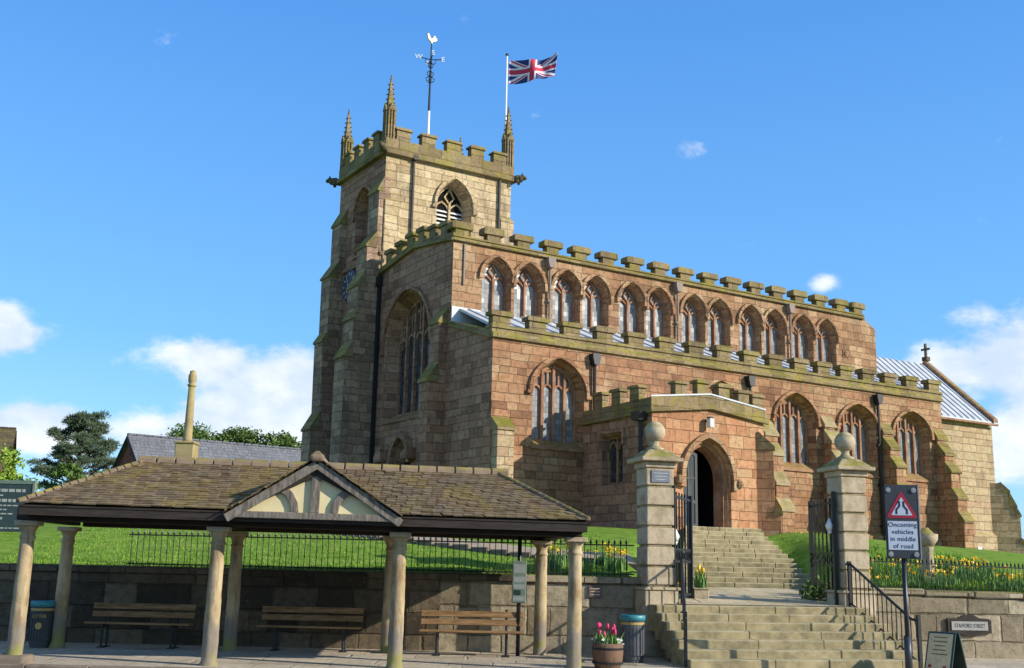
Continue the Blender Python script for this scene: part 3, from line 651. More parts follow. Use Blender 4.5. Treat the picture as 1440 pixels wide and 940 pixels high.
merlons(par, [9.15, 10.05, 10.95, 11.85], .5, cz(17.49), cz(18.0), Wf(0), -.09, .2, M['battle'], cap=.12, stem=.5)
merlons(par, [9.15, 10.05, 10.95, 11.85], .5, cz(17.49), cz(18.0), Wf(5.4), .0, .28, M['battle'], cap=.12, stem=.5)
def pinnacle(u, v):
    m_ = MB(); w = .165
    m_.box(u - w, u + w, v - w, v + w, 16.95, 18.75)
    for sx, sy in ((1, 0), (-1, 0), (0, 1), (0, -1)):
        for q in (-.115, .0, .115):
            cx, cy = u + sx * (w + .02) + (q if sy else 0), v + sy * (w + .02) + (q if sx else 0)
            m_.box(cx - .028, cx + .028, cy - .028, cy + .028, 17.1, 18.65)
        gx_, gy_ = u + sx * (w + .02), v + sy * (w + .02)
        tri = [(-.16, 18.62), (.16, 18.62), (0, 18.95)]
        m_.extrude(tri, (lambda p, q, t: Vector((u + p, gy_ + t, q))) if sy else (lambda p, q, t: Vector((gx_ + t, v + p, q))), -.05, .05)
    m_.loft([[Vector((u + a * .135 * s_, v + b_ * .135 * s_, z)) for a, b_ in ((-1, -1), (1, -1), (1, 1), (-1, 1))] for s_, z in ((1, 18.7), (.22, 19.95))])
    for k in range(5):
        z = 18.95 + k * .2; s_ = .135 * (1 - .78 * (z - 18.7) / 1.25) + .02
        for a, b_ in ((-1, -1), (1, -1), (1, 1), (-1, 1)): m_.ball((u + a * s_, v + b_ * s_, z), .034, 6, 4)
    m_.ball((u, v, 19.98), .055, 8, 6); m_.ball((u, v, 20.1), .045, 6, 5)
    cpart(m_, 'pinnacle', M['battle'])
for u, v in ((.12, 8.42), (5.48, 8.42), (.12, 12.48), (5.48, 12.48)): pinnacle(u, v)
M['gargoyle'] = mat_rough('sooty carved stone', [(.07, .055, .035), (.15, .12, .07)], 4, moss=.7)
def gargoyle(u, v, ang):
    m_ = MB(); d_ = Vector((math.cos(ang), math.sin(ang), 0)); s_ = Vector((-d_.y, d_.x, 0)); p = Vector((u, v, TH + .06))
    for t, r_, dz in ((.0, .15, 0), (.12, .16, .03), (.25, .15, .02), (.36, .11, .06), (.44, .08, .03)): m_.ball(p + d_ * t + Vector((0, 0, dz)), r_, 8, 6)
    for q in (-1, 1): m_.ball(p + d_ * .34 + s_ * q * .09 + Vector((0, 0, .17)), .035, 6, 4, (1, 1, 2)); m_.ball(p + d_ * .15 + s_ * q * .13 + Vector((0, 0, -.12)), .08, 6, 4)
    cpart(m_, 'gargoyle', M['gargoyle'], smooth=True)
gargoyle(-.1, 8.2, R(225)); gargoyle(5.7, 8.2, R(-45)); gargoyle(-.1, 12.7, R(150))
buttress('buttress', [(.02, 15.95), (.24, 15.4), (.24, 13.7), (.62, 13.15), (.62, 12.15), (.9, 11.6), (.9, 10.6), (1.0, 10.36), (1.0, 9.42), (1.27, 8.9), (1.27, 1.6)], fwb, 8.29, 9.2, M['buttress'])
buttress('buttress', [(.02, 15.55), (.28, 14.96), (.28, 13.3), (.62, 12.7), (.6, 10.4), (.76, 10.07), (.72, 7.23), (1.05, 6.58), (1.05, 1.6)], fwb, 11.75, 12.61, M['buttress'])
mb = MB(); mb.extrude([(8.305, 15.3), (8.2, 15.15), (8.2, 11), (8.305, 11)], lambda p, q, t: Vector((t, p, q)), 5.1, 5.72); cpart(mb, 'corner_pilaster', M['tower'], bevel=.02)
mb = MB(); mb.extrude([(8.305, 15.1), (8.22, 15.0), (8.22, 11), (8.305, 11)], lambda p, q, t: Vector((t, p, q)), -.0, .66)
cpart(mb, 'corner_pilaster', M['tower'], bevel=.02)
mb = MB(); mb.box(1.12, 1.19, 8.19, 8.26, 12, 16.95); mb.box(1.07, 1.24, 8.08, 8.27, 16.8, 17.0); cpart(mb, 'drainpipe', M['brownpipe'])
mb = MB(); mb.box(4.99, 5.06, 8.19, 8.26, 12, 16.85); cpart(mb, 'drainpipe', M['brownpipe'])
# clock dial
T = Matrix.Translation((-.03, 11.0, 12.2)) @ Matrix.Rotation(-math.pi / 2, 4, 'Y')
mb = MB(); mb.lathe([(.02, 0), (.66, 0), (.66, .06), (.6, .09), (.58, .07), (.02, .07)], 28, T=T); ck = cpart(mb, 'clock', M['clock'])
mb = MB()
for k in range(12):
    a = k * math.pi / 6; mb.box(-.03, .03, .42, .54, .075, .09, T @ Matrix.Rotation(a, 4, 'Z'))
mb.build('numerals', M['dialwhite'], ck)
mb = MB(); mb.box(-.02, .02, -.08, .45, .095, .105, T @ Matrix.Rotation(R(-60), 4, 'Z')); mb.box(-.03, .03, -.05, .3, .107, .117, T @ Matrix.Rotation(R(-290), 4, 'Z')); mb.build('clock_hands', M['dialwhite'], ck)

# --- porch
PW, PE, PS = 3.39, 7.80, -3.4
dc, pz0 = 5.47, 2.79
pg = lambda a: 6.10 + .26 * (1 - abs(a - 5.6) / 2.2)
mb = MB(); od = arch(dc, .93, 2.3, 4.25, 5.38)
panel(mb, [(PW, 1.6), (PE, 1.6), (PE, 6.12), (5.6, 6.36), (PW, 6.12)], [od], Sf(PS), .26, .16)
mb.face([(PE, PS, 1.6), (PE, .1, 1.6), (PE, .1, 6.12), (PE, PS, 6.12)])
cpart(mb, 'porch_front_wall', M['porch'])
mb = MB(); idr = arch(dc, .74, 2.3, 4.25, 5.18)
panel(mb, arch(dc, .95, 2.2, 4.25, 5.4), [idr], Sf(PS), .25, .06, d0=.255)
mb.bar2d(arch(dc, .80, 2.79, 4.25, 5.24)[1:], .07, Sf(PS), .17, .30)
mb.bar2d(arch(dc, .88, 2.79, 4.25, 5.33)[1:], .05, Sf(PS), .08, .2)
da = cpart(mb, 'doorway', M['trim'])
hm = MB(); o_ = arch(dc, 1.0, 4.0, 4.25, 5.5)[1:]; hm.bar2d([(o_[0][0] + .2, 4.05)] + o_ + [(o_[-1][0], 4.02), (o_[-1][0] - .2, 4.05)], .15, Sf(PS), -.14, .02)
for sx in (-1, 1): hm.ball((dc + sx * 1.16, PS - .12, 4.12), .13, 8, 6, (1, 1, 1.2))
hm.build('hood_mould', M['clere'], da)
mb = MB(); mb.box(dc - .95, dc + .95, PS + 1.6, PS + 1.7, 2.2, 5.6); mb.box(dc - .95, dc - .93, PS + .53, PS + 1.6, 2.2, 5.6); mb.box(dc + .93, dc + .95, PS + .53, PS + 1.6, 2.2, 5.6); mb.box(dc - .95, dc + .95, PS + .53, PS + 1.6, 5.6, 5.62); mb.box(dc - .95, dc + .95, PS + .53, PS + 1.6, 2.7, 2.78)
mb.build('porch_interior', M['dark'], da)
# glazed door leaf standing half open on the left
T = Matrix.Translation((dc - .72, PS + .40, 0)) @ Matrix.Rotation(R(-4), 4, 'Z')
mb = MB(); f_ = lambda a, z, d: T @ Vector((a, d, z))
lw_ = .64; half = [(0, 2.82), (lw_, 2.82)] + [(lw_, 4.98)] + [(x_, 4.25 + archz(.72 - x_, .74, .9, False) - .04) for x_ in (.5, .36, .22, .1)] + [(0, 4.25)]
mb.bar2d([(p[0] * .88 + .04, p[1] + (.04 if p[1] < 3 else -.04)) for p in half], .09, f_, 0, .05, closed=True)
mb.bar2d([(0, 3.55), (lw_, 3.55)], .1, f_, .003, .047); mb.bar2d([(lw_ / 2, 2.85), (lw_ / 2, 4.8)], .05, f_, .005, .045); mb.bar2d([(0, 4.25), (lw_, 4.25)], .05, f_, .006, .044)
dl = mb.build('door_leaf', M['door'], da)
g = MB(); tri = tessellate_polygon([[Vector((p[0], p[1], 0)) for p in half]]); g.shared([f_(p[0], p[1], .025) for p in half], [tuple(t) for t in tri])
cp = g.build('door_glass', M['doorglass'], da)
pw = arch(-1.5, .52, 4.0, 5.35, 5.6, flat=True)
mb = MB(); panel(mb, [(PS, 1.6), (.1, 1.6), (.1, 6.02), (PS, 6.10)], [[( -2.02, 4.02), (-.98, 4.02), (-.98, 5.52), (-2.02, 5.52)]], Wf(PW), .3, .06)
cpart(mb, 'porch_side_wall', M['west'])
mb = MB()
mb.bar2d([(-1.98, 4.06), (-1.02, 4.06), (-1.02, 5.48), (-1.98, 5.48)], .1, Wf(PW), .22, .36, closed=True); mb.bar2d([(-1.5, 4.0), (-1.5, 5.5)], .1, Wf(PW), .2, .36)
for c in (-1.74, -1.26): mb.bar2d([(c - .2, 5.1), (c - .1, 5.3), (c, 5.36), (c + .1, 5.3), (c + .2, 5.1)], .06, Wf(PW), .22, .36)
mb.bar2d([(-2.1, 5.2), (-2.1, 5.62), (-.9, 5.62), (-.9, 5.2)], .1, Wf(PW), -.08, .01)
wd = cpart(mb, 'window', M['west']); g = MB(); g.box(PW + .3, PW + .31, -1.98, -1.02, 4.06, 5.48); g.build('pane', M['glassdark'], wd)
mb = MB()
mb.extrude([(PW - .06, 6.06), (5.6, 6.33), (PE + .06, 6.06), (PE + .06, 6.46), (5.6, 6.73), (PW - .06, 6.46)], Sf(PS), -.04, .22)
mb.extrude([(PW - .12, 6.02), (5.6, 6.29), (PE + .12, 6.02), (PE + .12, 6.12), (5.6, 6.39), (PW - .12, 6.12)], Sf(PS), -.13, -.041)
mb.extrude([(PS + .221, 6.05), (.0, 5.99), (.0, 6.38), (PS + .221, 6.46)], Wf(PW), -.04, .2)
mb.extrude([(PS - .04, 6.01), (.0, 5.94), (.0, 6.04), (PS - .04, 6.11)], Wf(PW), -.12, -.041)
mb.extrude([(PS + .221, 6.05), (.0, 5.99), (.0, 6.38), (PS + .221, 6.46)], Wf(PE - .2), 0, .25)
par = cpart(mb, 'porch_parapet', M['battle'], bevel=.012)
pt = lambda k: (lambda a: 6.46 + .27 * (1 - abs(a - 5.6) / 2.2) + k)
merlons(par, [-2.62, -1.72, -.82], .44, lambda a: 6.40, lambda a: 6.90, Wf(PW), -.04, .2, M['battle'], cap=.1)
merlons(par, [4.5, 5.35, 6.2, 7.0, PE - .22], .44, pt(-.02), pt(.46), Sf(PS), .0, .24, M['battle'], cap=.1)
merlons(par, [-2.5, -1.5, -.6], .5, lambda a: 6.40, lambda a: 6.78, Wf(PE - .2), .0, .24, M['battle'], cap=.1)
mb = MB(); mb.extrude([(PW + .2, 6.42), (5.6, 6.66), (PE - .2, 6.42), (PE - .2, 6.3), (PW + .2, 6.3)], Sf(PS), .225, 3.4)
cpart(mb, 'porch_roof', M['lead'])
mb = MB(); mb.extrude([(PW - .07, 6.465), (5.6, 6.735), (PE + .07, 6.465), (PE + .07, 6.51), (5.6, 6.78), (PW - .07, 6.51)], Sf(PS), -.06, -.002); cpart(mb, 'lead_flashing', M['lead'])
Td = Matrix.Translation((PE - .1, PS + .1, 0)) @ Matrix.Rotation(R(-45), 4, 'Z')
buttress('buttress', [(0, 5.75), (.42, 5.3), (.42, 3.5), (.6, 3.32), (.6, 2.7), (.72, 2.55), (.72, 1.4)], lambda p, q, t: Td @ Vector((-p, t, q)), -.24, .24, M['porch'])
mb = MB(); mb.tube([(PW - .12, -3.02, 5.92), (PW - .12, -3.02, 2.4)], .06, 8); mb.extrude([(-.16, 5.8), (.16, 5.8), (.22, 6.05), (-.22, 6.05)], lambda p, q, t: Vector((PW - .02 - t, -3.02 + p, q)), 0, .3); cpart(mb, 'drainpipe', M['iron'])
mb = MB(); mb.box(5.42, 5.50, PS - .16, PS, 5.92, 5.98); mb.box(5.40, 5.52, PS - .26, PS - .10, 6.0, 6.04)
lt = cpart(mb, 'lantern_bracket', M['iron']); mb = MB(); mb.box(5.37, 5.55, PS - .27, PS - .10, 5.72, 5.995); mb.build('lamp', M['lampglass'], lt, bevel=.02)

# --- drainpipes with hopper heads
def pipe(u, v, z0, z1, mat, r_=.055):
    m_ = MB(); m_.tube([(u, v - .1, z1), (u, v - .1, z0)], r_, 8); m_.extrude([(-.09, z1 - .1), (.09, z1 - .1), (.15, z1 + .12), (.15, z1 + .26), (-.15, z1 + .26), (-.15, z1 + .12)], lambda p, q, t: Vector((u + p, v - t, q)), 0, .24)
    z = z0 + .8
    while z < z1 - .3: m_.box(u - .09, u + .09, v - .13, v, z, z + .07); z += 1.5
    cpart(m_, 'drainpipe', mat)
for u in (3.74, 10.45, 17.05): pipe(u, 0, 2.5, 8.0, M['iron'])
M['oldpipe'] = mat_plain('weathered lead pipe', (.22, .17, .14), .7)
for u in (3.78, 9.5, 15.33): pipe(u, 2.7, 9.7, 11.8, M['oldpipe'], .045)
mb = MB(); mb.box(.38, .44, 2.64, 2.7, 10.6, 12.0); cpart(mb, 'drainpipe', M['oldpipe'])
mb = MB(); mb.box(18.4, 18.72, 2.66, 2.71, 10.3, 10.6); mb.ball((18.56, 2.64, 10.45), .12, 10, 8, (1, .5, 1)); cpart(mb, 'carved_boss', M['clere'])

# --- chancel
V0, V1, VE, VR = 2.3, 8.7, 27.4, 5.5
mb = MB(); mb.extrude([(V0, 1.4), (V1, 1.4), (V1, 8.35), (VR, 11.2), (V0, 8.35)], Wf(20.46), 0, VE - 20.46); cpart(mb, 'chancel_wall', M['chancel'])
mb = MB(); mb.extrude([(V0 - .22, 8.28), (VR, 11.36), (V1 + .22, 8.28), (V1 + .22, 8.18), (VR, 11.22), (V0 - .22, 8.18)], Wf(20.47), 0, VE - 20.6)
for k in range(15):
    u0 = 20.7 + k * .44; mb.extrude([(V0 - .22, 8.285), (VR, 11.365), (VR, 11.42), (V0 - .22, 8.34)], Wf(u0), 0, .055)
cpart(mb, 'chancel_roof', M['lead'])
mb = MB(); mb.extrude([(V0 - .3, 8.25), (VR, 11.38), (V1 + .3, 8.25), (V1 + .3, 8.42), (VR, 11.56), (V0 - .3, 8.42)], Wf(VE - .25), 0, .32)
mb.box(21, VE + .1, V0 - .3, V0 - .2, 8.12, 8.22); cpart(mb, 'gable_coping', M['west'], bevel=.02)
mb = MB(); mb.box(VE - .13, VE - .02, VR - .045, VR + .045, 11.62, 12.36); mb.box(VE - .12, VE - .03, VR - .20, VR + .20, 12.08, 12.17)
for a, z in ((-.20, 12.125), (.20, 12.125), (0, 12.36)): mb.ball((VE - .075, VR + a, z), .06, 8, 6)
mb.box(VE - .2, VE + .05, VR - .14, VR + .14, 11.55, 11.75); cpart(mb, 'gable_cross', M['gargoyle'])
Td2 = Matrix.Translation((VE - .05, V0 + .05, 0)) @ Matrix.Rotation(R(-45), 4, 'Z')
buttress('buttress', [(.25, 5.6), (.55, 5.25), (.8, 4.6), (.95, 4.2), (.95, 3.2), (1.1, 3.0), (1.1, 1.3)], lambda p, q, t: Td2 @ Vector((-p, t, q)), -.3, .3, M['chancel'])
mb = MB(); mb.extrude([(V0 - .002, 3.45), (V0 - .12, 3.3), (V0 - .12, 1.3), (V0 - .002, 1.3)], lambda p, q, t: Vector((t, p, q)), 21, VE + .1); cpart(mb, 'chancel_plinth', M['chancel'])
mb = MB(); mb.tube([(23.2, V0 - .1, 8.1), (23.2, V0 - .1, 5.5)], .05, 8); cpart(mb, 'drainpipe', M['iron'])
mb = MB(); mb.box(25.2, 25.6, V0 - .16, V0 - .121, 3.3, 3.75); cpart(mb, 'memorial_tablet', M['trim']); mb = MB(); mb.box(25.7, 25.95, V0 - .15, V0 - .121, 2.55, 2.8); cpart(mb, 'small_notice', M['white'])

# --- flagpole, flag and weather vane on the tower
def cw_(u, v, z): return church.matrix_basis @ Vector((u, v, z - CZ))
p = cw_(5.52, 8.72, 17.0)
fp = thing('flagpole', 'slim white flagpole rising from the tower roof behind its right-hand pinnacle', 'flagpole', p)
mb = MB(); mb.tube([(0, 0, 0), (0, 0, 5.55)], .05, 10, .035); mb.build('pole', M['white'], fp, True)
mb = MB(); mb.ball((0, 0, 5.6), .07, 10, 8); mb.build('finial', M['black'], fp, True)
def union(u, v):
    """u, v in 0..1, proportions 2:1; returns the material index for blue, red or white"""
    x_, y_ = u * 60 - 30, v * 30 - 15
    if abs(x_) < 3 or abs(y_) < 3: return 1
    if abs(x_) < 5 or abs(y_) < 5: return 2
    for sg in (1, -1):
        d_ = (x_ - sg * 2 * y_) / math.sqrt(5)
        side = 1 if x_ > 0 else -1
        if sg == 1 and -2 < d_ * side < 0 or sg == -1 and 0 < d_ * side * 1 < 2 and False: return 1
        if sg == -1 and -2 < d_ * side < 0: return 1
    for sg in (1, -1):
        if abs((x_ - sg * 2 * y_) / math.sqrt(5)) < 3: return 2
    return 0
mb = MB(); NX, NY = 120, 60; FWd, FHt = 2.15, 1.06; vs = []
for j in range(NY + 1):
    for i in range(NX + 1):
        s_ = i / NX; t = j / NY
        x_ = FWd * s_ * .96; wob = .13 * math.sin(s_ * 8.5 + t * 1.6) * (.25 + s_) + .06 * math.sin(s_ * 19 + 2 * t) * s_
        z_ = FHt * (t - .5) * (1 - .18 * s_) + .20 * s_ - .10 * math.sin(s_ * 3.4) + (.10 * sst((s_ - .85) / .15) * (t > .6) * t)
        vs.append((x_ * .985 - .12 * s_ * (1 - t), wob * 1.2 - .5 * x_ * .35, z_))
i0 = len(mb.v); mb.v += vs
for j in range(NY):
    for i in range(NX):
        mb.f.append((j * (NX + 1) + i, j * (NX + 1) + i + 1, (j + 1) * (NX + 1) + i + 1, (j + 1) * (NX + 1) + i)); mb.mi.append(union((i + .5) / NX, (j + .5) / NY)); mb.rnd.append(.5)
fl = mb.build('flag', [M['navy'], M['flagred'], M['flagwhite']], smooth=True, loc=p + Vector((.08, 0, 4.82)))
sm = fl.modifiers.new('cloth', 'SOLIDIFY'); sm.thickness = .012
tag(fl, 'red, white and blue union flag streaming from the pole on the tower', 'flag')
p = cw_(2.8, 10.4, 17.0)
wv_ = thing('weather_vane', 'weather vane with gilded cockerel on a tall pole above the tower battlements', 'weather vane', p)
mb = MB(); mb.tube([(0, 0, 0), (0, 0, 3.0)], .075, 10, .055); mb.build('pole', M['white'], wv_, True)
mb = MB(); mb.tube([(0, 0, 3.0), (0, 0, 6.05)], .05, 8, .025)
for z, r_ in ((4.35, .16), (4.6, .12), (5.0, .1)):
    for k in range(4):
        a = k * math.pi / 2 + .4; mb.tube([(0, 0, z - .12), (r_ * math.cos(a), r_ * math.sin(a), z), (r_ * 1.2 * math.cos(a), r_ * 1.2 * math.sin(a), z + .1), (0, 0, z + .2)], .02, 5)
for k in range(4):
    a = k * math.pi / 2 + .25; d_ = Vector((math.cos(a), math.sin(a), 0))
    mb.tube([Vector((0, 0, 5.3)), d_ * .45 + Vector((0, 0, 5.36))], .022, 5); mb.tube([d_ * .05 + Vector((0, 0, 5.1)), d_ * .2 + Vector((0, 0, 5.15)), d_ * .22 + Vector((0, 0, 5.3))], .018, 5)
mb.build('ironwork', M['iron'], wv_)
for k, ch in enumerate('ENWS'):
    a = k * math.pi / 2 + .25; d_ = Vector((math.cos(a), math.sin(a), 0))
    text_mesh('letter', ch, .30, M['white'], Matrix.Translation(d_ * .52 + Vector((0, 0, 5.37))) @ Matrix.Rotation(R(8), 4, 'Z') @ Matrix.Rotation(math.pi / 2, 4, 'X'), wv_, .015)
cock = [(-.36, .16), (-.30, .30), (-.20, .28), (-.24, .40), (-.12, .36), (-.06, .20), (.08, .18), (.14, .30), (.20, .40), (.27, .40), (.28, .33), (.36, .30), (.28, .27), (.26, .12), (.16, .02), (.04, -.03), (.02, -.12), (-.04, -.12), (-.06, 0), (-.2, .05)]
mb = MB(); ca = R(40); mb.extrude([(-p_[0] * .8, p_[1] * .8) for p_ in cock], lambda p_, q, t: Vector((p_ * math.cos(ca) - t * math.sin(ca), p_ * math.sin(ca) + t * math.cos(ca), q + 6.12)), -.03, .03); mb.build('cockerel', M['gilt'], wv_, bevel=.01)

# ------------------------------------------------------------------ retaining wall, piers, steps, railings
wl = thing('retaining_wall', 'long grey sandstone churchyard wall behind the market shelter with a flat coping', 'wall', (-10, 21.6, 0))
M['shadewall'] = mat_ashlar('sooty walling with painted shade', [(.06, .046, .031), (.10, .078, .05), (.14, .106, .068), (.185, .14, .088)], bw=.62, bh=.36, mortar=(.06, .05, .036), moss=.5, soot=.6, joint=.018, contrast=1.2)  # sooty walling; the shelter's deep shade is also put into these dark colours
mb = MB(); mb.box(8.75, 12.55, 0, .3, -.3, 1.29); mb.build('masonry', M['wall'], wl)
mb = MB(); mb.box(-10, 8.747, 0, .3, -.3, 1.29); mb.build('masonry', M['shadewall'], wl)
for xa, xb, mm in ((-10., 10.3, 'shadewall'), (10.3, 12.55, 'wall')):
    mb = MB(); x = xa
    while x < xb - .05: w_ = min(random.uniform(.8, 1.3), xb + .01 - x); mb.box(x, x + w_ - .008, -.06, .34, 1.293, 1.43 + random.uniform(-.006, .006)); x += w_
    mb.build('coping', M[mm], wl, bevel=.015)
mb = MB(); mb.box(11.55, 11.81, -.03, .01, 1.03, 1.25); pq = mb.build('wall_plaque', M['plaquered'], bevel=.008, loc=(-10, 21.6, 0)); tag(pq, 'small brown square plaque set in the wall below the railings left of the gate pier', 'plaque')
mb = MB()
for k in range(3): mb.box(11.59, 11.77, -.034, -.029, 1.19 - k * .055, 1.205 - k * .055)
mb.build('inscription', M['cream'], pq)
RW = Vector((7.15, 22.45, 0)); RA = math.atan(.1)
wr = thing('retaining_wall', 'sandstone churchyard wall to the right of the gates, carrying the street name', 'wall', RW, RA)
mb = MB(); mb.extrude([(0, -.3), (9, -.3), (9, 1.02), (0, 1.18)], lambda p, q, t: Vector((p, t, q)), 0, .7); mb.build('masonry', M['wall'], wr)
mb = MB(); x = 0
while x < 9:
    w_ = random.uniform(.7, 1.2); h_ = 1.185 - .0178 * x; mb.box(x, x + w_ - .01, -.06 + random.uniform(-.015, .015), .75, h_, h_ + .13 + random.uniform(-.01, .015)); x += w_
mb.build('coping', M['wall'], wr, bevel=.03)

def pier(a0, label, plaque):
    x_, y_ = gp(a0, 0); t = thing('gate_pier', label, 'gate pier', (x_, y_, .9), GA)
    w = .56; m_ = MB(); m_.box(-.06, w + .06, -.06, w + .06, -.9, .30); m_.box(-.09, w + .09, -.09, w + .09, .301, .36)
    z = .361
    for k, h_ in enumerate((.36, .38, .36, .38, .37, .37)):
        m_.box(.035, w - .035, .035, w - .035, z, z + .04); m_.box(random.uniform(-.006, .006), w + random.uniform(-.006, .006), random.uniform(-.006, .006), w, z + .04, z + h_); z += h_
    m_.build('shaft', M['pier'], t, bevel=.026, seg=2)
    m_ = MB(); m_.box(-.03, w + .03, -.03, w + .03, z + .001, z + .12); m_.box(-.14, w + .14, -.14, w + .14, z + .121, z + .20)
    m_.loft([[Vector((w / 2 + a * (w / 2 + .1) * s_, w / 2 + b_ * (w / 2 + .1) * s_, zz)) for a, b_ in ((-1, -1), (1, -1), (1, 1), (-1, 1))] for s_, zz in ((1, z + .201), (.52, z + .36))])
    m_.build('cap', M['pier'], t, bevel=.012)
    m_ = MB(); c = (w / 2, w / 2); q = z + .36
    m_.lathe([(.17, q), (.17, q + .04), (.10, q + .08), (.075, q + .14), (.09, q + .17)], 18, c); m_.ball((c[0], c[1], q + .36), .205, 22, 14); m_.build('ball_finial', M['pier'], t, True)
    if plaque:
        m_ = MB(); m_.box(.09, .47, -.02, -.001, z - .28, z - .05); pl = m_.build('plaque', M['plaquegrey'], t, bevel=.006)
        m_ = MB()
        for k in range(3): m_.box(.13 + .03 * k, .43 - .03 * k, -.023, -.02, z - .11 - .06 * k, z - .095 - .06 * k)
        m_.build('inscription', M['boardtext'], pl)
    return t
pier(0, 'sandstone gate pier with ball finial and slate plaque, left of the steps', True)
pier(4.12, 'sandstone gate pier with ball finial to the right of the steps, behind the road sign', False)
# a small lantern on the inner side of each pier
for a0, sx, label in ((.56, 1, 'small white lantern on the inner face of the left gate pier'), (4.12, -1, 'small white lantern on the inner face of the right gate pier')):
    x_, y_ = gp(a0, .28); t = thing('lantern', label, 'lantern', (x_, y_, 2.15 if sx > 0 else 2.45), GA)
    mb = MB(); mb.tube([(0, 0, .0), (sx * .12, 0, -.02)], .015, 6); mb.build('bracket', M['iron'], t)
    mb = MB(); mb.lathe([(.05, -.04), (.085, .06), (.02, .2)], 10, (sx * .13, 0)); mb.lathe([(.03, -.1), (.05, -.041)], 10, (sx * .13, 0)); mb.build('lamp', M['lampglass'], t, True)
# lower flight
t = thing('stone_steps', 'lower flight of worn stone steps rising from the pavement to the gate piers', 'steps', (*gp(2.1, -1), 0), GA)
for k in range(7):
    m_ = MB(); z1 = .955 - .136 * k; y0 = -.18 - .30 * k; dzz = random.uniform(-.006, .006)
    x = .0 - .02 * k
    while x < 4.35:
        w_ = min(random.uniform(.9, 1.6), 4.36 - x)
        m_.box(x - 2.1, x + w_ - .004 - 2.1, y0 + 1 - .30 + random.uniform(-.012, .012), y0 + 1.0 + (.6 if k == 0 else .05), z1 - .136 - .35, z1 + dzz - random.uniform(0, .006)); x += w_
    m_.build('step', M['step'], t, bevel=.018, seg=2)
# landing
mb = MB()
lp_ = [gp(.3, -.16), gp(4.3, -.16), (7.42, 27.35), (4.1, 27.25)]
n_ = 14
def lpt(s_, q): a = Vector(lp_[0]).lerp(Vector(lp_[3]), s_); b_ = Vector(lp_[1]).lerp(Vector(lp_[2]), s_); p_ = a.lerp(b_, q); return (p_.x, p_.y, .955 + .23 * s_)
mb.shared([lpt(j / n_, i / 4) for j in range(n_ + 1) for i in range(5)], [(j * 5 + i, j * 5 + i + 1, (j + 1) * 5 + i + 1, (j + 1) * 5 + i) for j in range(n_) for i in range(4)])
M['flags'] = mat_ashlar('landing flags', [(.58, .47, .31), (.63, .52, .35), (.66, .55, .38)], bw=1.0, bh=1.3, mortar=(.25, .2, .11), moss=.25, soot=.2, joint=.014)
tag(mb.build('landing', M['flags'], loc=(0, 0, .004)), kind='structure')
# upper flight
t = thing('stone_steps', 'upper flight of broad stone steps climbing from the landing to the porch door', 'steps', (5.8, 30, 1.2))
NS = 13
for k in range(NS):
    z1 = 1.185 + (2.79 - 1.185) * (k + 1) / NS
    def ed(i): s_ = i / NS; return Vector(FL[0]).lerp(Vector(FL[1]), s_), Vector(FR[0]).lerp(Vector(FR[1]), s_)
    (a, b_), (c, d_) = ed(k), ed(k + 1.25 if k < NS - 1 else NS + 3)
    b_ = b_ + Vector((random.uniform(-.04, .05), 0)); m_ = MB(); nseg = random.randint(3, 4); q0 = 0; mid = .4 * (1 - k / NS) 
    for i in range(nseg):
        q1 = 1 if i == nseg - 1 else (i + 1) / nseg + random.uniform(-.08, .08); g_ = .0009
        P_ = [a.lerp(b_, q0 + g_), a.lerp(b_, q1 - g_), c.lerp(d_, q1 - g_), c.lerp(d_, q0 + g_)]; zz = z1 + random.uniform(-.004, .003)
        m_.shared([(p_.x - 5.8, p_.y - 30, z - 1.2) for z in (z1 - .5, zz) for p_ in P_], [(0, 1, 5, 4), (1, 2, 6, 5), (2, 3, 7, 6), (3, 0, 4, 7), (4, 5, 6, 7)]); q0 = q1
    m_.build('step', M['step'], t, bevel=.018)

def railing(name, label, p0, p1, z0, z1, h, spacing, top=.12):
    """iron railing between two ground points, every bar a part"""
    a, b_ = Vector((*p0, 0)), Vector((*p1, 0)); L_ = (b_ - a).length; ang = math.atan2((b_ - a).y, (b_ - a).x); sl = (z1 - z0) / L_
    t = thing(name, label, 'railing', (a.x, a.y, z0), ang, 'iron railings along the churchyard wall')
    for zz in (.05, h - top):
        m_ = MB(); m_.extrude([(0, zz), (L_, zz + sl * L_), (L_, zz + sl * L_ + .024), (0, zz + .024)], lambda p, q, t_: Vector((p, t_, q)), -.012, .012); m_.build('rail', M['iron'], t)
    m_ = MB(); m_.tube([(0, 0, 0), (0, 0, h - .09)], .008, 5); m_.loft([[Vector((r_ * math.cos(k * math.pi / 2), r_ * math.sin(k * math.pi / 2), z)) for k in range(4)] for r_, z in ((.009, h - .1), (.024, h - .06), (.003, h))])
    proto = m_.build('bar', M['iron'], t); n = int(L_ / spacing); proto.location = (spacing * .5, 0, sl * spacing * .5)
    for i in range(1, n):
        c = proto.copy(); COL.objects.link(c); c.parent = t; c.location = (spacing * (i + .5), 0, sl * spacing * (i + .5)); c.rotation_euler = (random.uniform(-.012, .012), random.uniform(-.012, .012), 0)
    return t
railing('iron_railing', 'long black iron railing on the wall coping behind the market shelter', (-7.3, 21.8), (2.45, 21.8), 1.41, 1.41, .72, .115)
railing('iron_railing', 'black iron railing with pointed bars on the wall right of the gates', (7.2, 22.78), (11.3, 23.19), 1.27, 1.17, .68, .085)

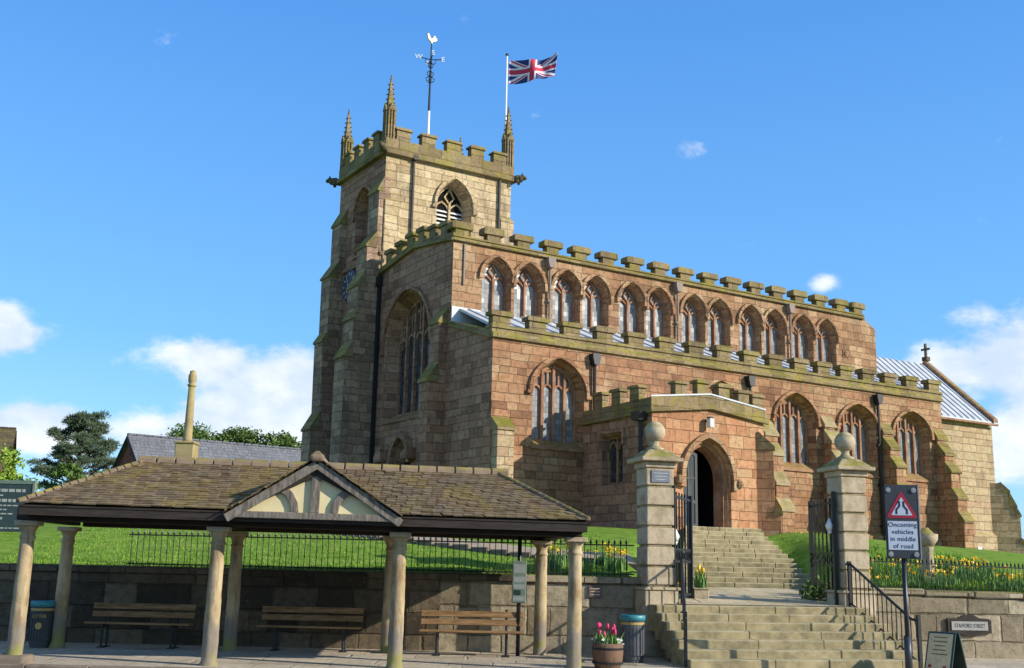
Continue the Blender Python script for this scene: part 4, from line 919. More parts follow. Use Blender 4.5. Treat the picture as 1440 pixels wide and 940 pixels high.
def gate(x_, y_, rz, label, zb):
    t = thing('iron_gate', label, 'gate', (x_, y_, zb), rz, 'open gates between the piers'); w, h = 1.45, 2.1
    m_ = MB()
    for xx in (0, w): m_.box(xx - .038, xx + .038, -.038, .038, 0, h + (.12 if xx == 0 else 0))
    for zz in (.12, .75, .98, h - .12): m_.box(.03, w - .03, -.015, .015, zz, zz + .045)
    m_.build('frame', M['iron'], t)
    m_ = MB(); m_.box(-.014, .014, -.014, .014, .16, h + .0); proto = m_.build('bar', M['iron'], t); n = 5; proto.location = (w / (n + 1), 0, 0)
    for i in range(1, n): c = proto.copy(); COL.objects.link(c); c.parent = t; c.location = (w * (i + 1) / (n + 1), 0, 0)
    m_ = MB()
    for i in range(5):
        cx = w * (i + .5) / 5; m_.bar2d([(cx + .1 * math.cos(k * math.pi / 6), .885 + .085 * math.sin(k * math.pi / 6)) for k in range(12)], .018, lambda p, q, d: Vector((p, d, q)), -.012, .012, closed=True)
    m_.build('scrollwork', M['iron'], t); return t
gx0, gy0 = gp(.62, .2); gate(gx0, gy0, R(68), 'black iron gate leaf swung open beside the left pier', .965)
gx0, gy0 = gp(4.05, .2); gate(gx0, gy0, R(93), 'black iron gate leaf swung open beside the right pier', .965)
def handrail(a0, label, rz):
    x_, y_ = gp(a0, -.05); t = thing('handrail', label, 'handrail', (x_, y_, .95), rz, 'handrails beside the lower steps'); H_ = .82
    m_ = MB(); m_.tube([(0, .1, H_), (0, -.05, H_), (0, -2.0, H_ - .95), (0, -2.25, H_ - .98)], .025, 8); m_.tube([(0, .1, .13), (0, -2.2, -.86)], .016, 6); m_.build('rail', M['iron'], t, True)
    m_ = MB(); m_.tube([(0, 0, 0), (0, 0, H_ - .03)], .011, 6); pr = m_.build('baluster', M['iron'], t); pr.location = (0, -.1, .04)
    for i in range(1, 14): c = pr.copy(); COL.objects.link(c); c.parent = t; c.location = (0, -.1 - i * .145, .04 - .0706 * i); c.scale = (1, 1, .93)
    for yy, zz in ((-.02, -.05), (-2.22, -.97)):
        m_ = MB(); m_.box(-.03, .03, yy - .03, yy + .03, zz - .1, zz + .1 + H_); m_.build('post', M['iron'], t)
handrail(.68, 'black iron handrail down the left edge of the lower steps', R(-7.5))
handrail(4.18, 'black iron handrail down the right edge of the lower steps', GA)

# ------------------------------------------------------------------ market shelter
SH = thing('market_shelter', 'open market shelter with stone columns, hipped tiled roof and timbered gable', 'shelter', (-3.2, 19.3, 0), R(5)); SH.rotation_euler = (0, R(.35), R(5))
fx_ = [-4.36, -1.47, 1.36, 4.17]; rx_ = [-4.62, -1.62, 1.19, 3.98]
prof = [(.165, -.1), (.16, .02), (.137, .06), (.135, .4), (.133, .9), (.126, 1.4), (.118, 1.80), (.118, 1.805), (.138, 1.82), (.138, 1.85), (.118, 1.865), (.12, 1.93), (.135, 1.96), (.165, 2.0), (.165, 2.01)]
def mat_col():
    m, nt, b = new_mat('sandstone column with green foot'); L = nt.links; ob = nd(nt, 'ShaderNodeTexCoord').outputs['Object']
    oi = nd(nt, 'ShaderNodeObjectInfo'); va = nd(nt, 'ShaderNodeVectorMath', operation='ADD'); L.new(ob, va.inputs[0]); cb = nd(nt, 'ShaderNodeCombineXYZ')
    for i in range(3): L.new(mth(nt, 'MULTIPLY', oi.outputs['Random'], 37.), cb.inputs[i])
    L.new(cb.outputs[0], va.inputs[1]); v = va.outputs[0]
    base = ramp(nt, smooth(nt, noise(nt, v, 2.2, 6, .68), .3, .7), pal([(.29, .20, .10), (.43, .325, .18), (.50, .39, .235)]))
    mp = nd(nt, 'ShaderNodeMapping'); mp.inputs['Scale'].default_value = (5, 5, .7); L.new(v, mp.inputs[0])
    base = mixc(nt, mth(nt, 'MULTIPLY', smooth(nt, noise(nt, mp.outputs[0], 1.6, 6, .7), .46, .66), .7), base, (.13, .09, .055))
    sz = nd(nt, 'ShaderNodeSeparateXYZ'); L.new(ob, sz.inputs[0]); zn = mth(nt, 'ADD', sz.outputs[2], mth(nt, 'MULTIPLY', mth(nt, 'SUBTRACT', noise(nt, v, 4, 4), .5), .7))
    gr = mth(nt, 'SUBTRACT', 1.0, smooth(nt, zn, .45, .75)); base = mixc(nt, mth(nt, 'MULTIPLY', gr, .75), base, (.20, .175, .15))
    al = mth(nt, 'MULTIPLY', mth(nt, 'SUBTRACT', 1.0, smooth(nt, zn, .15, .4)), smooth(nt, noise(nt, v, 3, 4), .42, .58)); base = mixc(nt, mth(nt, 'MULTIPLY', al, .8), base, (.25, .24, .06))
    L.new(base, b.inputs['Base Color']); b.inputs['Roughness'].default_value = .92; b.inputs['Specular IOR Level'].default_value = .2
    bp = nd(nt, 'ShaderNodeBump', i_Strength=.5, i_Distance=.02); L.new(noise(nt, v, 9, 6, .7), bp.inputs['Height']); L.new(bp.outputs[0], b.inputs['Normal']); return m
M['col'] = mat_col()
prof = [(r_ * .87, z_) for r_, z_ in prof]
pf = []
for (ra, za), (rb, zb_) in zip(prof, prof[1:]):
    n_ = max(1, int((zb_ - za) / .06)); pf += [(ra + (rb - ra) * i / n_, za + (zb_ - za) * i / n_) for i in range(n_)]
mb = MB(); mb.lathe(pf + [prof[-1]], 28)
mb.v = [(x * (1 + q), y * (1 + q), z) for (x, y, z) in mb.v for q in [.05 * mnoise.noise(Vector((x * 9, y * 9, z * 5))) + .035 * mnoise.noise(Vector((x * 25, y * 25, z * 14)))]]; proto = mb.build('column', M['col'], SH, True, loc=(fx_[0], -1.5, 0))
mb = MB(); mb.box(-.17, .17, -.17, .17, 2.011, 2.085); ab = mb.build('abacus', M['column'], proto, bevel=.008)
for k, (x_, y_) in enumerate([(x, -1.5) for x in fx_[1:]] + [(x, 1.5) for x in rx_]):
    c = proto.copy(); COL.objects.link(c); c.parent = SH; c.location = (x_, y_, random.uniform(-.01, .0)); c.rotation_euler = (0, 0, k * 1.3)
    a = ab.copy(); COL.objects.link(a); a.parent = c; a.rotation_euler = (0, 0, -k * 1.3)
mb = MB(); mb.box(-4.62, -4.12, -1.78, -1.25, -.2, .09); mb.build('plinth_stone', M['kerb'], SH, bevel=.05, seg=2)
for y_ in (-1.5, 1.5):
    mb = MB(); mb.box(-4.37, 4.26, y_ - .11, y_ + .11, 2.088, 2.30); mb.build('beam', M['timber'], SH, bevel=.01)
for x_ in (-4.5, -1.55, 1.28, 4.08):
    mb = MB(); mb.box(x_ - .1, x_ + .1, -1.385, 1.385, 2.10, 2.28); mb.build('cross_beam', M['timber'], SH, bevel=.01)
EX0, EX1, EY, ZE, ZR, RX0, RX1 = -4.40, 4.30, 2.02, 2.33, 3.17, -3.05, 2.98
# roof: boards underneath, then every tile
def rp(side, s_, t):
    """point on a roof plane: s_ along the eave (0..1), t from eave to ridge (0..1)"""
    if side in 'fb':
        y_ = (-EY if side == 'f' else EY) * (1 - t); xa, xb = EX0 + (RX0 - EX0) * t, EX1 + (RX1 - EX1) * t
        return Vector((xa + (xb - xa) * s_, y_, ZE + (ZR - ZE) * t))
    xe, xr = (EX0, RX0) if side == 'l' else (EX1, RX1)
    return Vector((xe + (xr - xe) * t, (-EY + 2 * EY * s_) * (1 - t), ZE + (ZR - ZE) * t))
mb = MB()
for sd in 'fblr': mb.face([rp(sd, 0, 0) + Vector((0, 0, -.045)), rp(sd, 1, 0) + Vector((0, 0, -.045)), rp(sd, 1, 1) + Vector((0, 0, -.045)), rp(sd, 0, 1) + Vector((0, 0, -.045))][:4 if sd in 'fb' else 4])
mb.face([(EX0 + .02, -EY + .02, ZE - .075), (EX1 - .02, -EY + .02, ZE - .075), (EX1 - .02, EY - .02, ZE - .075), (EX0 + .02, EY - .02, ZE - .075)])
mb.build('roof_boards', M['timber'], SH)
for y_, x0, x1 in ((-EY + .03, EX0 + .03, EX1 - .03), (EY - .03, EX0 + .03, EX1 - .03)):
    mb = MB(); mb.box(x0, x1, y_ - .015, y_ + .015, ZE - .17, ZE - .02); mb.build('fascia', M['timber'], SH)
for x_ in (EX0 + .03, EX1 - .03):
    mb = MB(); mb.box(x_ - .015, x_ + .015, -EY + .05, EY - .05, ZE - .17, ZE - .02); mb.build('fascia', M['timber'], SH)
GXc, GHW, GZ0, GZ1, GYF = .03, 1.33, 2.27, 3.13, -2.10      # gable: centre, half width, base, apex, front plane
mt = MB()
def tiles(fnp, length_at, rows, up, tw=.165, thick=.018, skip=None):
    for r_ in range(rows):
        t0, t1 = r_ / rows, min(1.0, (r_ + 1.45) / rows); L0 = length_at(r_ / rows); n = max(1, int(round(L0 / tw))); offs = .5 * (r_ % 2)
        for i in range(-1, n + 1):
            s0, s1 = (i + offs) / n, (i + 1 + offs) / n
            if s1 <= 0.001 or s0 >= .999: continue
            s0, s1 = max(0, s0), min(1, s1); g_ = .006 / max(L0, .2); dz = random.uniform(0, .014)
            A, B, C_, D_ = fnp(s0 + g_, t0), fnp(s1 - g_, t0), fnp(s1 - g_, t1), fnp(s0 + g_, t1)
            if skip and skip((A + B + C_ + D_) / 4): continue
            lo_ = up * (thick + .008 + dz); dn = up * (.006 + dz); mt.r = min(1, max(0, random.gauss(.5, .28)))
            tl = random.uniform(-.006, .006)
            mt.shared([A + lo_ + up * tl, B + lo_ - up * tl, C_ + dn, D_ + dn, A + dn, B + dn], [(0, 1, 2, 3), (0, 4, 5, 1), (0, 3, 4), (1, 5, 2)])
def in_gable(p): return p.y < -.05 and abs(p.x - GXc) < (GHW * (GZ1 - p.z) / (GZ1 - GZ0)) - .04
upf = Vector((0, -(ZR - ZE), EY)).normalized()
tiles(lambda s, t: rp('f', s, t), lambda t: (EX1 - EX0) + ((RX1 - RX0) - (EX1 - EX0)) * t, 21, upf, skip=in_gable)
tiles(lambda s, t: rp('b', s, t), lambda t: (EX1 - EX0) + ((RX1 - RX0) - (EX1 - EX0)) * t, 21, Vector((0, ZR - ZE, EY)).normalized())
tiles(lambda s, t: rp('l', s, t), lambda t: 2 * EY * (1 - t), 18, Vector((-(ZR - ZE), 0, RX0 - EX0)).normalized())
tiles(lambda s, t: rp('r', s, t), lambda t: 2 * EY * (1 - t), 18, Vector(((ZR - ZE), 0, EX1 - RX1)).normalized())
for sg in (-1, 1):
    def gpnt(s, t, sg=sg):
        z = GZ0 + (GZ1 - GZ0) * t; x_ = GXc + sg * GHW * (1 - t); yb = -EY * (1 - min(1, (z - ZE) / (ZR - ZE))) if z > ZE else -EY
        y0_ = GYF - .05; return Vector((x_, y0_ + (max(yb, y0_ + .02) - y0_) * s, z + .03))
    tiles(gpnt, lambda t: .25 + 1.9 * t, 14, Vector((sg * (GZ1 - GZ0), 0, GHW)).normalized(), .17)
mt.build('roof_tiles', M['tile'], SH)
mb = MB()
for sg in (-1, 1):   # solid under the gable tiles
    a = GXc + sg * GHW; mb.face([(a, GYF, GZ0 + .02), (GXc, GYF, GZ1 + .01), (GXc, -.02, GZ1 - .01), (a, -EY + .02, GZ0 + .02)])
mb.build('gable_roof_boards', M['timber'], SH)
# ridge and hip tiles, each one a part
def halfpipe(p0, p1, r_, name='ridge_tile'):
    p0, p1 = Vector(p0), Vector(p1); d_ = (p1 - p0); L_ = d_.length; d_.normalize(); s_ = d_.cross(Vector((0, 0, 1))).normalized(); u_ = s_.cross(d_)
    m_ = MB(); ring = [(-1, -.5), (-.85, .25), (-.4, .75), (.0, .88), (.4, .75), (.85, .25), (1, -.5)]
    m_.loft([[p0 + d_ * q + s_ * (a * r_ * k) + u_ * (b_ * r_ * k) for a, b_ in ring] for q, k in ((0, 1.06), (L_ - .012, 1.0))]); return m_.build(name, M['hip' if name == 'hip_tile' else 'ridge'], SH, bevel=.006)
x = RX0 - .1
while x < RX1 + .05:
    if abs(x + .17 - GXc) > .12 or True: halfpipe((x, 0, ZR + .03), (x + .30, 0, ZR + .03), .088)
    x += .318
y_ = GYF - .07
while y_ < -.15: halfpipe((GXc, y_, GZ1 + .055), (GXc, y_ + .30, GZ1 + .055), .088); y_ += .312
for sx, xe, xr in ((-1, EX0, RX0), (1, EX1, RX1)):
    for sy in (-1, 1):
        a, b_ = Vector((xe, sy * EY, ZE + .03)), Vector((xr, 0, ZR + .03)); n = 16
        for i in range(n): halfpipe(a.lerp(b_, i / n), a.lerp(b_, (i + .97) / n) , .045, 'hip_tile')
# gable front
fg = lambda a, z, d: Vector((GXc + a, GYF + .10 + d, z))
mb = MB(); mb.extrude([(-1.16, 2.30), (1.16, 2.30), (0, 3.02)], fg, .02, .10); mb.build('gable_panel', M['plaster'], SH)
mb = MB(); mb.extrude([(-1.30, 2.215), (1.30, 2.215), (1.22, 2.318), (-1.22, 2.318)], fg, -.08, .06); mb.build('tie_beam', M['oak'], SH, bevel=.008)
mb = MB(); mb.extrude([(-.065, 2.321), (.065, 2.321), (.065, 2.95), (-.065, 2.95)], fg, -.035, .03); mb.build('king_post', M['oak'], SH, bevel=.006)
for sg in (-1, 1):
    mb = MB(); mb.bar2d([(sg * .30, 2.322), (sg * .32, 2.45), (sg * .39, 2.58), (sg * .49, 2.67), (sg * .54, 2.70)][::1], .115, fg, -.03, .03); mb.build('curved_brace', M['oak'], SH, bevel=.006)
    mb = MB(); mb.bar2d([(sg * 1.33, 2.20), (sg * .0, 3.06)], .13, fg, -.10, -.045); mb.build('barge_board', M['oak'], SH, bevel=.008)
    mb = MB(); mb.bar2d([(sg * 1.20, 2.345), (sg * .0, 2.95)], .12, fg, -.04, .04); mb.build('rafter', M['timber'], SH, bevel=.006)
mb = MB(); mb.box(GXc - .11, GXc + .11, GYF - .09, GYF + .05, GZ1 - .03, GZ1 + .09); mb.build('apex_cap', M['ridge'], SH, bevel=.045, seg=2)

# ------------------------------------------------------------------ benches, bins, planters, signs
def bench(label, loc, rz):
    t = thing('park_bench', label, 'bench', loc, rz, 'slatted benches under the market shelter'); L_ = .93
    for y_, z_ in ((-.17, .41), (-.04, .405), (.09, .40)):
        m_ = MB(); m_.box(-L_, L_, y_ - .055, y_ + .055, z_, z_ + .035); m_.build('seat_slat', M['seat'], t, bevel=.006)
    for z_ in (.52, .66):
        m_ = MB(); T_ = Matrix.Translation((0, .19 + (z_ - .5) * .2, z_)) @ Matrix.Rotation(R(-11), 4, 'X'); m_.box(-L_, L_, -.016, .016, 0, .105, T_); m_.build('back_slat', M['seat'], t, bevel=.006)
    for x_ in (-.62, .62):
        m_ = MB(); m_.tube([(x_, .16, 0), (x_, .16, .39), (x_, .20, .5), (x_, .27, .8)], .024, 6); m_.tube([(x_, -.2, .385), (x_, .16, .385)], .02, 6); m_.tube([(x_, -.12, 0), (x_, -.12, .385)], .024, 6); m_.box(x_ - .06, x_ + .06, -.18, .22, 0, .015); m_.build('leg', M['iron'], t)
    return t
bench('slatted bench in the left bay of the shelter, in full shade', (-6.62, 20.75, 0), R(1))
bench('slatted bench in the middle bay of the shelter, in deep shade', (-3.55, 20.85, 0), R(1))
bench('slatted bench in the right bay of the shelter, partly sunlit', (-.6, 20.55, 0), R(1))
def bin_(label, loc, body, rim, h=.8, r_=.215):
    t = thing('litter_bin', label, 'litter bin', loc)
    m_ = MB(); m_.lathe([(r_ * .8, 0), (r_ * .8, .05), (r_ * .86, .052), (r_ * .86, .12), (r_, .125), (r_, h - .2), (r_ * .96, h - .19), (r_ * .96, h - .1)], 24)
    for k in range(24): a = k * math.pi / 12; m_.box(-.012, .012, r_ - .004, r_ + .008, .14, h - .21, Matrix.Rotation(a, 4, 'Z'))
    m_.build('body', body, t, False)
    m_ = MB(); m_.lathe([(r_ * .97, h - .1), (r_ * 1.06, h - .095), (r_ * 1.06, h - .01), (r_ * .98, h), (r_ * .8, h), (r_ * .78, h - .09)], 24); m_.build('rim', M['teal'], t, True)
    m_ = MB(); m_.lathe([(r_ * .965, h - .165), (r_ * .985, h - .164), (r_ * .985, h - .125), (r_ * .965, h - .124)], 24); m_.build('band', M['gold'], t); return t
bin_('grey ribbed litter bin with teal rim beside the stone steps', (2.22, 19.95, 0), M['binbody'], M['teal'])
bb = bin_('dark litter bin with teal rim behind the leftmost shelter column', (-8.22, 20.35, 0), M['bindark'], M['teal'])
text_mesh('lettering', 'LITTER', .08, M['gold'], Matrix.Translation((.03, -.225, .54)) @ Matrix.Rotation(math.pi / 2, 4, 'X'), bb, .002)
mb = MB(); mb.lathe([(.005, 0), (.06, 0), (.06, .01), (.005, .01)], 14, T=Matrix.Translation((.03, -.222, .38)) @ Matrix.Rotation(math.pi / 2, 4, 'X')); mb.build('emblem', M['gold'], bb)

def blades(m_, c, n, rad, h, w=.012, lean=.35, zf=None):
    for _ in range(n):
        a = random.uniform(0, 6.283); q = rad * math.sqrt(random.random()); x_, y_ = c[0] + q * math.cos(a), c[1] + q * math.sin(a); z_ = c[2] if zf is None else zf(x_, y_)
        hh = h * random.uniform(.6, 1.1); b_ = random.uniform(0, 6.283); lx, ly = lean * hh * random.random() * math.cos(b_), lean * hh * random.random() * math.sin(b_); e = random.uniform(0, 3.14); wx, wy = w * math.cos(e), w * math.sin(e)
        m_.r = random.random()
        m_.shared([(x_ - wx, y_ - wy, z_), (x_ + wx, y_ + wy, z_), (x_ + lx * .4 + wx * .8, y_ + ly * .4 + wy * .8, z_ + hh * .6), (x_ + lx * .4 - wx * .8, y_ + ly * .4 - wy * .8, z_ + hh * .6), (x_ + lx, y_ + ly, z_ + hh)], [(0, 1, 2, 3), (3, 2, 4)])
def flower(m_, c, r_, n=6, cup=.3, tilt=None):
    q = tilt or Matrix.Rotation(random.uniform(.9, 1.5), 4, Vector((random.uniform(.3, 1), random.uniform(-.6, .6), 0)))
    T_ = Matrix.Translation(c) @ q
    for k in range(n):
        a = 6.283 * k / n; b_ = a + 3.14159 / n * .85; a2 = a - 3.14159 / n * .85
        m_.shared([T_ @ Vector((0, 0, 0)), T_ @ Vector((r_ * .6 * math.cos(a2), r_ * .6 * math.sin(a2), r_ * cup * .6)), T_ @ Vector((r_ * math.cos(a), r_ * math.sin(a), r_ * cup)), T_ @ Vector((r_ * .6 * math.cos(b_), r_ * .6 * math.sin(b_), r_ * cup * .6))], [(0, 1, 2, 3)])
def daffodils(x_, y_, label, group, nf=5, rad=.2, h=.34):
    z_ = tz(x_, y_); t = thing('daffodil_clump', label, 'daffodils', (x_, y_, z_), 0, group)
    m_ = MB(); blades(m_, (0, 0, -.02), 34, rad, h * .85, .014, .45); m_.build('leaves', M['stem'], t)
    ms, my = MB(), MB()
    for _ in range(nf):
        a = random.uniform(0, 6.283); q = rad * math.sqrt(random.random()); c = Vector((q * math.cos(a), q * math.sin(a), h * random.uniform(.85, 1.2)))
        ms.r = .4; ms.tube([(c.x * .9, c.y * .9, 0), c], .007, 4)
        T_ = Matrix.Rotation(random.uniform(.8, 1.5), 4, 'X') @ Matrix.Identity(4); T_ = Matrix.Rotation(random.uniform(-.9, .9), 4, 'Z') @ T_
        flower(my, c, .038, 6, .1, T_); my.lathe([(.014, 0), (.018, .03), (.024, .04)], 7, T=Matrix.Translation(c) @ T_)
    ms.build('stems', M['stem'], t); my.build('flowers', M['yellow'], t)
gl_ = 'daffodil clumps on the bank left of the gate'; gr_ = 'daffodil clumps behind the right-hand railing'; gm_ = 'daffodil clumps beside the right gate'
for k in range(13): daffodils(random.uniform(.75, 2.35), random.uniform(22.2, 23.6), 'clump of yellow daffodils behind the railing left of the gate pier', gl_, random.randint(3, 5))
for k in range(40): 
    x_ = random.uniform(7.4, 10.9); daffodils(x_, wallY(x_) + random.uniform(.3, 2.2), 'clump of yellow daffodils behind the railing right of the gates', gr_, random.randint(3, 4), h=.30)
for k in range(4): daffodils(6.75 + random.uniform(-.1, .5), 23.3 + k * .35, 'clump of yellow daffodils between the right pier and the landing', gm_, random.randint(3, 6))
for k in range(3): daffodils(3.55 + random.uniform(-.15, .1), 23.2 + k * .4, 'clump of yellow daffodils beside the landing near the left gate', 'daffodil clumps beside the left gate', 3)
# grass blades close to the wall: uncountable
mb = MB()
for _ in range(9000):
    x_ = random.uniform(-10, 2.3); y_ = 21.92 + 7 * random.random() ** 2.2
    blades(mb, (x_, y_, 0), 1, .01, .05, .008, .5, tz)
for _ in range(6000):
    x_ = random.uniform(7.0, 11.4); y_ = wallY(x_) + .25 + 5 * random.random() ** 1.8; blades(mb, (x_, y_, 0), 1, .01, .12, .009, .5, tz)
for _ in range(300):
    x_ = random.uniform(7.3, 9.8); y_ = random.uniform(27, 34); blades(mb, (x_, y_, 0), 1, .01, .08, .011, .5, tz)
tag(mb.build('grass', M['blade']), 'short bright green grass on the churchyard bank', 'grass', kind='stuff')

# oak tub with tulips
t = thing('planter', 'half barrel planter of pink tulips and white flowers on the pavement', 'planter', (1.66, 18.6, 0))
mb = MB(); mb.lathe([(.20, 0), (.235, .1), (.25, .22), (.255, .34), (.235, .40), (.215, .40), (.215, .34)], 22); mb.build('tub', M['tub'], t, True)
for z_ in (.08, .30): mb = MB(); mb.lathe([(.236 + .05 * z_, z_), (.25 + .03 * z_, z_), (.254 + .03 * z_, z_ + .035), (.237 + .05 * z_, z_ + .035)], 22); mb.build('hoop', M['iron'], t)
mb = MB(); mb.lathe([(.005, .355), (.214, .355), (.214, .33), (.005, .33)], 18); mb.build('soil', M['soil'], t)
mb = MB(); blades(mb, (0, 0, .35), 110, .2, .22, .016, .6); mb.build('leaves', M['stem'], t)
def tulip(m_, c, r_=.026): m_.lathe([(.012, c.z - .02), (r_, c.z + .02), (r_ * .95, c.z + .055), (r_ * .55, c.z + .085)], 7, (c.x, c.y))
mb = MB(); ms = MB()
for k in range(9):
    c = Vector((random.uniform(-.15, .13), random.uniform(-.15, .15), random.uniform(.50, .64))); tulip(mb, c); ms.tube([(c.x * .8, c.y * .8, .35), c], .006, 4)
mb.build('tulip_heads', M['pink'], t, True); ms.build('stems', M['stem'], t)
mb = MB()
for k in range(46):
    a = random.uniform(0, 6.28); q = random.uniform(.12, .26); flower(mb, Vector((q * math.cos(a), q * math.sin(a), random.uniform(.38, .47))), .03, 5, .1, Matrix.Rotation(random.uniform(.2, 1), 4, 'X'))
mb.build('small_flowers', M['petalwhite'], t)
# square planter at the left edge of the landing
t = thing('planter', 'small square stone planter at the left edge of the landing', 'planter', (3.92, 23.0, 1.0))
mb = MB(); mb.box(-.15, .15, -.15, .15, 0, .2); mb.box(-.17, .17, -.17, .17, .201, .235); mb.build('trough', M['pier'], t, bevel=.012)
mb = MB(); blades(mb, (0, 0, .2), 60, .13, .42, .014, .35); mb.build('leaves', M['stem'], t); mb = MB()
for k in range(5): tulip(mb, Vector((random.uniform(-.1, .1), random.uniform(-.1, .1), .55 + random.uniform(-.08, .08))), .03)
mb.build('flowers', M['yellow'], t, True)

def leafcloud(m_, c, rad, n, size, aniso=(1, 1, 1), shell=.5):
    for _ in range(n):
        d_ = Vector((random.gauss(0, 1), random.gauss(0, 1), random.gauss(0, 1))).normalized(); q = rad * (shell + (1 - shell) * random.random()) if random.random() < .8 else rad * random.random()
        p_ = Vector((c[0] + d_.x * q * aniso[0], c[1] + d_.y * q * aniso[1], c[2] + d_.z * q * aniso[2])); s_ = size * random.uniform(.6, 1.3)
        a = Vector((random.gauss(0, 1), random.gauss(0, 1), random.gauss(0, .7))).normalized() * s_; b_ = a.cross(Vector((random.gauss(0, 1), random.gauss(0, 1), random.gauss(0, 1)))).normalized() * s_ * .55
        m_.r = random.random(); m_.face([p_ - a, p_ + b_, p_ + a, p_ - b_])
t = thing('shrub', 'low dark green shrub at the right edge of the landing behind the gate', 'shrub', (6.72, 23.9, 1.0)); mb = MB()
for k in range(9): leafcloud(mb, (random.uniform(-.4, .4), random.uniform(-.5, .9), random.uniform(.12, .3)), .25, 130, .05)
mb.build('foliage', M['leafdark'], t); mb = MB(); mb.tube([(0, 0, -.1), (.05, 0, .25)], .03, 6); mb.build('stem', M['bark'], t)

# road sign on its post
t = thing('road_sign', 'red triangle road narrows sign with text plate on a black post', 'road sign', (6.49, 18.5, 0), R(-4))
mb = MB(); mb.tube([(0, 0, 0), (0, 0, 1.9)], .038, 12); mb.build('post', M['black'], t, True); mb = MB(); mb.tube([(0, 0, 0), (0, 0, .62)], .058, 12); mb.build('post_sleeve', M['signgrey'], t, True)
mb = MB(); mb.box(-.285, .255, -.075, -.05, 1.84, 3.04); mb.build('back_board', M['signgrey'], t, bevel=.02)
mb = MB(); mb.box(.256, .277, -.08, -.02, 1.83, 3.05); mb.build('edge_trim', M['steel'], t)
sx0 = -.015
def rtri(r_, z0, rc): # rounded triangle
    pts = []; 
    for k in range(3):
        a = math.pi / 2 + k * 2.0944; c = (r_ - 2 * rc) * math.cos(a), (r_ - 2 * rc) * math.sin(a)
        for q in range(-3, 4): b_ = a + q * 2.0944 / 6; pts.append((sx0 + c[0] + rc * math.cos(b_), z0 + c[1] + rc * math.sin(b_)))
    return pts
fs_ = lambda p, q, t_: Vector((p, -.076 - t_, q))
mb = MB(); mb.extrude(rtri(.30, 2.645, .028), fs_, .0, .004); mb.build('red_triangle', M['red'], t); mb = MB(); mb.extrude(rtri(.20, 2.64, .011), fs_, .005, .008); mb.build('white_triangle', M['signwhite'], t)
mb = MB()
mb.bar2d([(sx0 - .085, 2.56), (sx0 - .085, 2.63), (sx0 - .035, 2.69), (sx0 - .035, 2.77)], .028, lambda a, z, d: Vector((a, -.085 - d, z)), .0, .003)
mb.bar2d([(sx0 + .085, 2.56), (sx0 + .085, 2.63), (sx0 + .035, 2.69), (sx0 + .035, 2.77)], .028, lambda a, z, d: Vector((a, -.085 - d, z)), .0, .003)
mb.build('narrowing_symbol', M['black'], t)
mb = MB(); mb.box(-.25, .22, -.082, -.076, 1.98, 2.445); pl = mb.build('text_plate', M['signwhite'], t)
for k, s_ in enumerate(('Oncoming', 'vehicles', 'in middle', 'of road')): text_mesh('lettering', s_, .105, M['black'], Matrix.Translation((sx0, -.084, 2.385 - k * .115)) @ Matrix.Rotation(math.pi / 2, 4, 'X'), pl, .001, spacing=1.05)
for x_ in (-.22, .19):
    for z_ in (2.95, 1.91):
        mb = MB(); mb.lathe([(.004, 0), (.045, 0), (.04, .02), (.004, .022)], 14, T=Matrix.Translation((x_, -.075, z_)) @ Matrix.Rotation(math.pi / 2, 4, 'X')); mb.build('flashing_lamp', M['buttonhole'], t)
# street name on the wall
t = thing('street_sign', 'white street nameplate in a dark arched wooden frame on the wall', 'street sign', RW + Matrix.Rotation(RA, 3, 'Z') @ Vector((2.02, -.03, .62)), RA)
mb = MB(); c0 = [(-.46, -.14), (-.40, -.14), (-.2, -.17), (-.1, -.2), (.1, -.2), (.2, -.17), (.40, -.14), (.46, -.14), (.46, .11), (.40, .14), (.22, .15), (.1, .21), (-.1, .21), (-.22, .15), (-.40, .14), (-.46, .14)]
mb.extrude(c0, lambda p, q, t_: Vector((p, t_, q)), -.03, .02); mb.build('frame', M['timber'], t, bevel=.01)
mb = MB(); mb.box(-.375, .375, -.042, -.031, -.085, .085); pl = mb.build('nameplate', M['plate'], t)
text_mesh('lettering', 'STAFFORD STREET', .105, M['black'], Matrix.Translation((0, -.044, 0)) @ Matrix.Scale(.72, 4, (1, 0, 0)) @ Matrix.Rotation(math.pi / 2, 4, 'X'), pl, .001)
# A-board
t = thing('pavement_board', 'cream A-board with dark green sides standing by the wall under the street sign', 'A-board', (7.33, 19.15, 0), R(-56)); H_ = .66
for sg in (-1, 1):
    mb = MB(); T_ = Matrix.Translation((0, sg * .04, H_)) @ Matrix.Rotation(sg * R(16), 4, 'X'); mb.box(-.26, .26, -.014, .014, -.68, 0, T_); lf = mb.build('leaf', M['greenpaint'], t, bevel=.006)
    mb = MB(); mb.box(-.225, .225, -.019 if sg < 0 else .015, -.0145 if sg < 0 else .019, -.64, -.03, T_); fc = mb.build('panel', M['cream'], lf)
    if sg < 0:
        mb = MB()
        for k in range(5): w_ = random.uniform(.08, .16); mb.box(-w_, w_, -.022, -.0195, -.1 - k * .07, -.085 - k * .07, T_)
        mb.build('writing', M['tub'], fc); mb = MB(); mb.box(-.18, -.12, -.022, -.0195, -.6, -.55, T_); mb.box(.1, .16, -.022, -.0195, -.6, -.56, T_); mb.build('red_motif', M['red'], fc)
